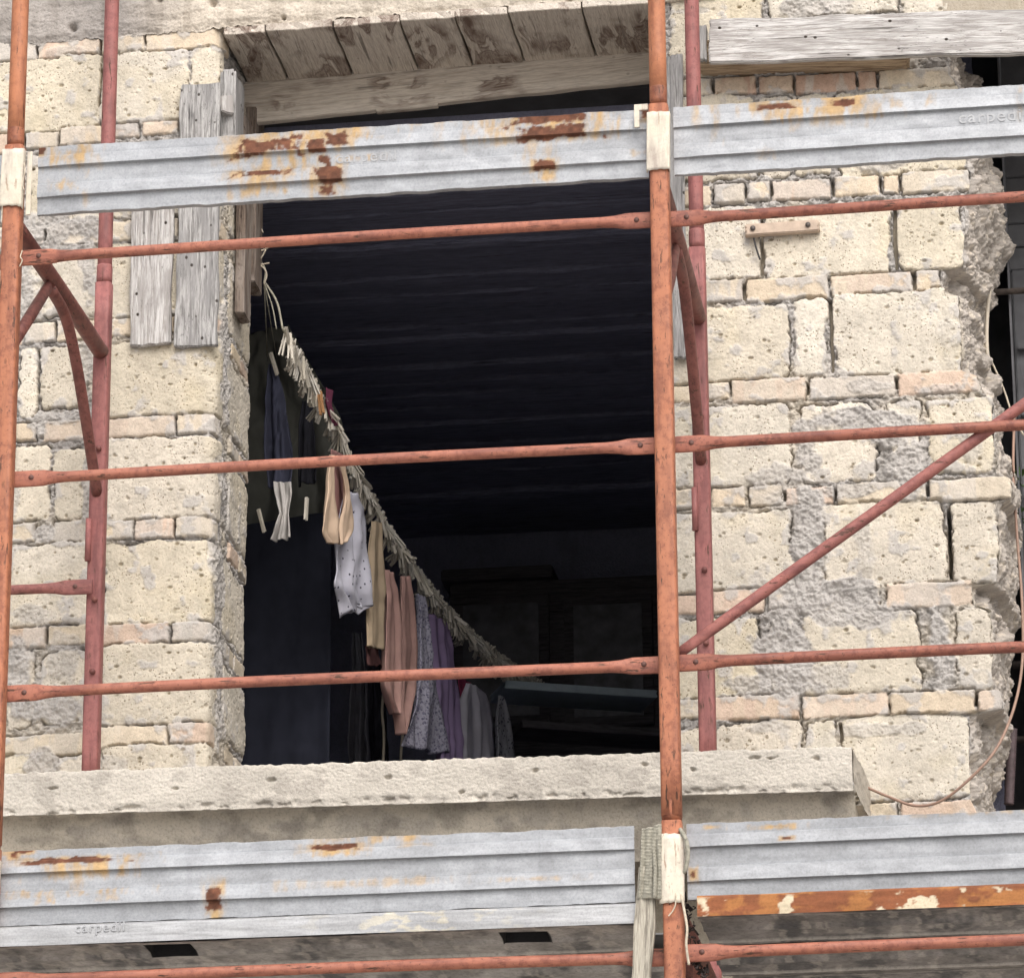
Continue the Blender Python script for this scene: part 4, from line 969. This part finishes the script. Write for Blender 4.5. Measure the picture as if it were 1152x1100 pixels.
cable('twine_end', [(760, 1004, -.032), (760, 1016, -.034), (757, 1024, -.034), (752, 1030, -.034)], 0, .0018, TWINE, 'thin twine end stuck on the front of the middle pole', 'twine')
bm = bmesh.new(); q = random.Random(8)
for k in range(70):
    t_ = q.random(); x_, y_ = 768 + t_ * 22 + q.uniform(-5, 5), 1010 + t_ * 85 + q.uniform(-6, 6)
    pts = [at(x_ + q.uniform(-5, 5), y_ + q.uniform(-7, 7), .06 + q.uniform(-.02, .03)) for _ in range(3)]
    add_tube(bm, smooth_path(pts, 3), q.uniform(.001, .0035), 6)
o = bm_obj('netting_scrap', bm, NET, None, True); tag(recentre(o), 'ragged dark scrap of netting behind the twine at the middle pole', 'netting')
for pts_, lab in (([(5, 184, -.034), (8, 200, -.036), (6, 222, -.036)], None),):
    pass
cable('twine_end', [(26, 180, -.02), (28, 192, -.03), (25, 206, -.03), (27, 214, -.03)], 0, .0018, TWINE, 'wisp of pale twine beside the cream plate of the left pole', 'twine')
cable('twine_end', [(25, 282, -.02), (23, 289, -.03), (25, 293, -.03), (22, 300, -.03)], 0, .0016, TWINE, 'wisp of pale twine where the top rail meets the left pole', 'twine')

# ================================================================== LAUNDRY
L0 = at(318, 370, 1.75); L1 = at(610, 772, 5.05)
ld = (L1 - L0); ld[2] = 0; ld /= np.linalg.norm(ld); LN = np.array([ld[1], -ld[0], 0.0])      # LN points to the street side right of the line
def lp(off=0.0): return (L0 + LN * off, LN)
linepx = [(318,370),(332,394),(346,420),(362,450),(376,474),(391,508),(410,546),(434,590),(462,632),(494,675),(526,710),(560,738),(586,757),(610,772)]
linep = [at_plane(x_, y_, *lp()) for x_, y_ in linepx]
lpath = np.array(smooth_path(linep, 10))
hook = at(292, 292, W + .48); knot = at(297, 318, 1.74)
CORD = m_plain('line_cord', (.36, .34, .27), .9, .3, 60)
cl = thing('clothesline', tuple(hook), 'clothesline cord running from the left jamb back into the dark room', 'clothesline')
tube('cord', smooth_path([hook, (hook + knot) / 2 + np.array((.012, 0, 0)), knot], 6) + smooth_path([knot + np.array((.006, 0, -.004)), (knot + L0) / 2 + np.array((.012, 0, .01)), L0], 6) + [tuple(v) for v in lpath], .0035, CORD, cl, 8)
tube('cord', smooth_path([knot, (knot + L0) / 2 + np.array((-.004, 0, 0)), L0 + np.array((-.02, 0, .0))], 6), .0022, CORD, cl, 6)
for (xa, ya) in ((301, 405), (311, 402)):
    tube('cord', [tuple(knot), tuple(at(xa, ya, 2.2))], .0016, CORD, cl, 6)
bm = bmesh.new()
for pts_ in ([(288, 272), (284, 258), (282, 252)], [(286, 262), (292, 256), (296, 262)], [(288, 277), (293, 282), (299, 280), (308, 276)], [(299, 281), (294, 290), (286, 299)], [(284, 284), (290, 287), (286, 290)], [(290, 297), (297, 302), (300, 310), (297, 320)], [(293, 298), (303, 296)]):
    add_tube(bm, smooth_path([at(a_, b_, W + .44) for a_, b_ in pts_], 5), .0026, 7)
bm_obj('frayed_knot', bm, TWINE, cl, True)
# a second slack cord parallel to the facade carrying the dark things
# wooden pegs
def peg_mesh(seed):
    bm = bmesh.new(); q = random.Random(seed)
    for sgn in (-1, 1):
        A = [(sgn * .0022, -.0045, .016), (sgn * .0062, -.0045, .016), (sgn * .0062, .0045, .016), (sgn * .0022, .0045, .016)]
        B = [(sgn * .0005, -.0045, -.022), (sgn * .0058, -.0045, -.022), (sgn * .0058, .0045, -.022), (sgn * .0005, .0045, -.022)]
        Cq = [(sgn * .0035, -.004, -.062), (sgn * .0072, -.004, -.062), (sgn * .0072, .004, -.062), (sgn * .0035, .004, -.062)]
        rings = [[bm.verts.new(v) for v in R_] for R_ in (A, B, Cq)]
        for R1_, R2_ in zip(rings, rings[1:]):
            for k in range(4): bm.faces.new((R1_[k], R1_[(k + 1) % 4], R2_[(k + 1) % 4], R2_[k]))
        bm.faces.new(rings[0]); bm.faces.new(rings[-1][::-1])
    bmesh.ops.recalc_face_normals(bm, faces=bm.faces)
    add_tube(bm, [(-.0075, 0, -.018), (.0075, 0, -.018)], .003, 8)
    me = bpy.data.meshes.new('clothes_peg'); bm.to_mesh(me); bm.free(); me.materials.append(PEG); return me
PM = [peg_mesh(k) for k in range(3)]
seg = np.concatenate([[0], np.cumsum(np.linalg.norm(np.diff(lpath, axis=0), axis=1))]); TL = seg[-1]
def along(t_): return np.array([np.interp(t_ * TL, seg, lpath[:, c]) for c in range(3)])
yaw_line = math.atan2(ld[1], ld[0])
NP = 250; q = random.Random(17)
for k in range(NP):
    t_ = ((k + q.uniform(0, .9)) / NP) ** 1.0 * .985 + .008
    o = bpy.data.objects.new('clothes_peg', PM[k % 3]); COL.objects.link(o)
    o.location = along(t_) + np.array((q.uniform(-.004, .004), 0, q.uniform(-.004, .004)))
    o.rotation_euler = (q.gauss(.0, .34), q.gauss(.10, .42), q.uniform(0, 6.28))
    sc = q.uniform(1.0, 1.25); o.scale = (sc, sc, sc)
    o.color = (1, 1, 1, 1); tag(o, 'weathered wooden clothes peg in the dense row hung along the sloping line', 'clothes peg', 'wooden clothes pegs crowded along the line')
OP = m_plain('orange_peg', (.42, .22, .10), .7, .2, 40); MG = m_cloth('magenta_cloth', (.22, .06, .11))
o = bpy.data.objects.new('clothes_peg', PM[0].copy()); COL.objects.link(o); o.data.materials.clear(); o.data.materials.append(OP)
c = at_plane(360, 446, *lp(.02)); o.location = c; o.rotation_euler = (.2, .3, yaw_line + 1.2); o.scale = (1.2, 1.2, 1.2); tag(o, 'orange-brown clothes peg among the grey ones next to the magenta scrap', 'clothes peg')
band('cloth_scrap', [((366, 436), (376, 440)), ((366, 452), (374, 455)), ((370, 470), (378, 474)), ((376, 480), (380, 478))], 0, MG, .002, .006, 1.5, plane=lp(.015), seed=4, nu=12, nv=20, label='small magenta cloth scrap among the pegs near the top of the line', cat='cloth scrap')

cN = m_cloth('navy_cloth', (.05, .053, .08)); cK = m_cloth('black_cloth', (.03, .03, .038)); cO = m_cloth('olive_cloth', (.10, .10, .088)); cNs = m_cloth('navy_sheet', (.024, .026, .038))
cG = m_cloth('pale_grey_cloth', (.46, .44, .42)); cB = m_cloth('peach_cloth', (.62, .47, .35)); cBd = m_cloth('rose_cloth', (.33, .18, .17)); cW = m_cloth('white_cloth', (.66, .66, .76), (.06, .06, .11), 42, .13)
cT = m_cloth('tan_cloth', (.52, .41, .29)); cP = m_cloth('coral_cloth', (.58, .36, .32)); cL = m_cloth('lilac_print', (.56, .55, .66), (.20, .19, .29), 75, .30, (.30, .29, .40)); cU = m_cloth('purple_cloth', (.36, .27, .46))
cV = m_cloth('pale_lilac_cloth', (.66, .64, .72)); cM = m_cloth('magenta_top', (.30, .05, .11)); cD = m_cloth('charcoal_cloth', (.13, .13, .15)); cGp = m_cloth('grey_print', (.46, .46, .50), (.10, .10, .13), 60, .25); cR = m_cloth('dark_rose', (.10, .05, .05))
band('hanging_sheet', [((268, 378), (324, 366)), ((268, 480), (384, 470)), ((268, 560), (392, 545)), ((268, 604), (394, 578))], 2.75, cO, .002, .02, 2.5, seed=1, nu=40, label='dark olive sheet hung just inside the left jamb', cat='sheet')
band('hanging_sheet', [((268, 592), (372, 575)), ((268, 700), (372, 690)), ((266, 880), (371, 880))], 2.65, cNs, .002, .006, 2, seed=3, nu=40, label='big dark navy sheet hanging below the olive one', cat='sheet')
band('garment', [((303, 410), (309, 412)), ((300, 440), (318, 438)), ((298, 480), (322, 470)), ((299, 512), (328, 505)), ((302, 548), (327, 546))], 2.2, cN, .004, .018, 1.5, seed=2, label='dark navy garment pegged in front of the olive sheet', cat='garment')
band('garment', [((341, 452), (350, 450)), ((337, 480), (352, 476)), ((335, 546), (357, 544))], 2.4, cK, .004, .015, 1.5, seed=6, label='black garment hanging between the navy one and the pegs', cat='garment')
band('cloth', [((307, 541), (328, 543)), ((309, 556), (329, 556)), ((315, 578), (325, 578)), ((312, 590), (326, 590)), ((305, 608), (327, 605))], 2.12, cG, .003, .012, 2, seed=9, label='pale grey twisted cloth hanging from the navy garment', cat='cloth')
for (x_, y_, ry, lab) in ((345, 575, .1, 'upright pale peg at the seam of the two dark sheets'), (292, 588, -.6, 'leaning pale peg at the seam of the dark sheets near the jamb'), (306, 412, -.7, 'pale peg clipping the dark navy garment')):
    o = bpy.data.objects.new('clothes_peg', PM[1]); COL.objects.link(o); o.location = at(x_, y_ - 10, 2.15); o.rotation_euler = (0, ry, 1.3); tag(o, lab, 'clothes peg')
br = thing('camisole', tuple(at_plane(380, 560, *lp(.06))), 'peach camisole top with scooped neck nearest the street on the line', 'camisole')
band('back_panel', [((373, 505), (386, 512)), ((372, 540), (390, 540)), ((371, 592), (392, 592))], 0, cBd, .002, .004, 1, br, 3, lp(.035), 14, 30)
band('front_panel', [((371, 512), (377, 512)), ((368, 535), (377, 540)), ((366, 556), (377, 560)), ((363, 572), (380, 577)), ((361, 586), (383, 584)), ((361, 600), (382, 600)), ((368, 611), (381, 612))], 0, cB, .003, .009, 1.6, br, 4, lp(.06), 22, 60)
band('front_panel', [((380, 512), (386, 515)), ((386, 535), (390, 540)), ((388, 556), (394, 556)), ((385, 573), (397, 572)), ((381, 584), (398, 583)), ((380, 600), (397, 597)), ((380, 613), (388, 609))], 0, cB, .003, .009, 1.6, br, 5, lp(.0605), 22, 60)
def gar(name, rows, mat, off, label, cat='garment', fold=.014, nf=2.0, seed=1, jag=0, nu=30, nv=56):
    return band(name, rows, 0, mat, .003, fold, nf, None, seed, lp(off), nu, nv, label, cat, 0, jag)
gar('patterned_shirt', [((386, 552), (404, 556)), ((382, 572), (413, 575)), ((376, 605), (415, 606)), ((375, 640), (416, 640)), ((374, 658), (416, 668)), ((381, 672), (417, 680)), ((386, 688), (417, 687))], cW, .03, 'white shirt printed with small dark marks, behind the peach camisole', 'shirt', .016, 2.5, 8, 14)
gar('tan_dress', [((420, 586), (428, 588)), ((417, 620), (429, 625)), ((414, 660), (431, 660)), ((412, 728), (430, 732))], cT, .02, 'plain tan garment right of the white printed shirt', 'garment', .010, 1.5, 3, 4)
gar('garment', [((412, 726), (424, 728)), ((411, 748), (430, 750))], cR, .01, 'short dark maroon garment showing under the tan one', 'garment', .008, 1.5, 5, 6, 14, 20)
gar('pink_garment', [((433, 640), (441, 644)), ((433, 665), (446, 668)), ((432, 700), (450, 700)), ((430, 750), (450, 750)), ((431, 772), (449, 775)), ((437, 788), (449, 790)), ((443, 798), (447, 798)), ((445, 803), (446, 803))], cP, .02, 'coral pink garment with pointed hem next to the tan one', 'garment', .012, 2, 2)
gar('pink_garment', [((452, 648), (460, 648)), ((450, 680), (466, 680)), ((450, 710), (468, 708)), ((450, 750), (468, 750)), ((447, 780), (467, 778)), ((445, 796), (461, 796)), ((448, 814), (456, 814)), ((451, 826), (452, 826))], cP, .015, 'coral pink strappy garment with longer pointed hem next to the lilac dress', 'garment', .012, 2, 6)
gar('printed_dress', [((468, 668), (478, 672)), ((470, 700), (484, 700)), ((470, 735), (487, 735)), ((467, 770), (492, 770)), ((459, 805), (496, 805)), ((452, 838), (502, 848))], cL, .01, 'lilac and grey printed dress between the pink garments and the purple cloth', 'dress', .018, 2.5, 4, 5)
gar('purple_garment', [((484, 690), (506, 702)), ((488, 730), (512, 735)), ((490, 790), (515, 790)), ((492, 885), (518, 885))], cU, .0, 'plain purple garment hanging in long folds', 'garment', .016, 3, 7)
gar('pale_top', [((528, 768), (536, 772)), ((520, 786), (545, 780)), ((518, 805), (552, 805)), ((517, 885), (556, 885))], cV, .0, 'pale lilac sleeveless top low on the line', 'top', .014, 2.5, 3)
gar('garment', [((516, 760), (529, 768)), ((517, 798), (527, 796))], cM, -.02, 'small magenta garment showing behind the pale lilac top', 'garment', .008, 1.5, 5, 0, 14, 20)
gar('printed_blouse', [((562, 782), (566, 784)), ((557, 806), (572, 806)), ((557, 840), (578, 845)), ((556, 885), (584, 885))], cGp, .0, 'small grey printed garment farthest back on the line', 'garment', .012, 2, 4)
band('garment', [((397, 712), (407, 712)), ((395, 760), (413, 760)), ((392, 885), (418, 885))], 3.6, cD, .003, .02, 2, seed=2, label='charcoal garment hanging behind the tan one, lower left in the room', cat='garment')
band('garment', [((414, 745), (432, 748)), ((412, 885), (440, 885))], 3.75, cK, .003, .02, 2, seed=5, label='black garment hanging behind the pink ones', cat='garment')
cable('apron_string', [(432, 772, 3.2), (430, 800, 3.2), (432, 830, 3.2), (430, 875, 3.2)], 3.2, .005, CREAMC, 'pale string dangling below the coral pink garment', 'string')
cable('apron_string', [(453, 826, 3.25), (451, 850, 3.25), (452, 875, 3.25)], 3.25, .005, CREAMC, 'pale string dangling below the longer pink garment', 'string')

# ---- dim furniture at the back of the room
BLUEW = m_plain('pale_blue_shelf', (.30, .36, .40), .6, .15, 20); CAB = m_wood('dark_cabinet_wood', (.075, .07, .075), (.045, .042, .045), 0); GLZ = m_plain('dull_pane', (.07, .07, .085), .5, .9, 9)
za = at(560, 778, 4.6)[2]; pa = at(560, 778, 4.6); pb = atZ(730, 789, za)
if pb[1] > 5.7 or pb[1] < 2: pb = at(730, 789, 5.2)
sh_ = thing('shelf', tuple((pa + pb) / 2), 'pale blue shelf board catching light low at the back of the room', 'shelf')
dv = pb - pa; Ls = np.linalg.norm(dv); 
o = plank('shelf_board', tuple((pa + pb) / 2), Ls, .03, .22, BLUEW, sh_, (math.pi / 2, -math.asin(dv[2] / Ls), math.atan2(dv[1], dv[0])), .001, .002, seed=3)
o2 = plank('under_board', tuple((pa + pb) / 2 + np.array((.06, .05, -.14))), Ls, .03, .2, CAB, sh_, (math.pi / 2, -math.asin(dv[2] / Ls), math.atan2(dv[1], dv[0])), .001, .002, seed=4)
cb = thing('cabinet', (1.05, 5.6, RZF), 'tall dark cabinet with two dull glazed doors against the back wall', 'cabinet')
ca, cc_ = at(505, 655, 5.35), at(742, 655, 5.35); ztop = ca[2]; zlow = at(600, 760, 5.35)[2]
box('carcass', (ca[0], 5.38, RZF + .002), (cc_[0] + .1, 5.72, ztop), CAB, cb, .004)
box('cornice', (ca[0] - .03, 5.33, ztop), (at(622, 655, 5.35)[0], 5.73, ztop + .05), CAB, cb, .006)
for (xa, xb_) in ((510, 618), (634, 735)):
    A_, B_ = at(xa, 672, 5.36), at(xb_, 760, 5.36); d_ = box('door', (A_[0], 5.355, B_[2] - .2), (B_[0], 5.378, A_[2]), CAB, cb, .003)
    box('pane', (A_[0] + .04, 5.349, B_[2] - .16), (B_[0] - .04, 5.354, A_[2] - .04), GLZ, d_)

# ================================================================== GROUND, LIGHT, CAMERA
g = box('ground', (-400, -400, GROUND - .5), (400, 400, GROUND), ASPHALT); tag(g, None, None, None, 'structure')
wd = bpy.data.worlds.new('World'); S.world = wd; wd.use_nodes = True; nt = wd.node_tree; nt.nodes.clear()
sky = nt.nodes.new('ShaderNodeTexSky'); sky.sky_type = 'NISHITA'; sky.sun_disc = False
EL, AZ = math.radians(48), math.radians(158)                         # sun high behind the camera, a little to the left
sky.sun_elevation = EL; sky.sun_rotation = AZ; sky.dust_density = 5.0; sky.ozone_density = .6; sky.air_density = 1.0
hs = nt.nodes.new('ShaderNodeHueSaturation'); hs.inputs['Saturation'].default_value = .45
bg = nt.nodes.new('ShaderNodeBackground'); bg.inputs[1].default_value = .15; ow = nt.nodes.new('ShaderNodeOutputWorld')
nt.links.new(sky.outputs[0], hs.inputs['Color']); nt.links.new(hs.outputs[0], bg.inputs[0]); nt.links.new(bg.outputs[0], ow.inputs[0])
sl = bpy.data.lights.new('sun', 'SUN'); sl.energy = .85; sl.angle = math.radians(45); sl.color = (1, .965, .92)
so = bpy.data.objects.new('sun', sl); COL.objects.link(so)
dirv = Vector((math.sin(AZ) * math.cos(EL), math.cos(AZ) * math.cos(EL), math.sin(EL)))   # towards the sun
so.rotation_euler = dirv.to_track_quat('Z', 'Y').to_euler()
cam = bpy.data.cameras.new('camera'); co = bpy.data.objects.new('camera', cam); COL.objects.link(co)
cam.sensor_fit = 'HORIZONTAL'; cam.sensor_width = 36; cam.lens = 36 * F / 1152; cam.clip_start = .1; cam.clip_end = 2000
M = Matrix.Identity(4)
for i in range(3): M[i][0], M[i][1], M[i][2], M[i][3] = _r[i], _u[i], -_f[i], CAM[i]
co.matrix_world = M; S.camera = co
S.view_settings.view_transform = 'Standard'; S.view_settings.look = 'None'; S.view_settings.gamma = 1; S.view_settings.exposure = .72
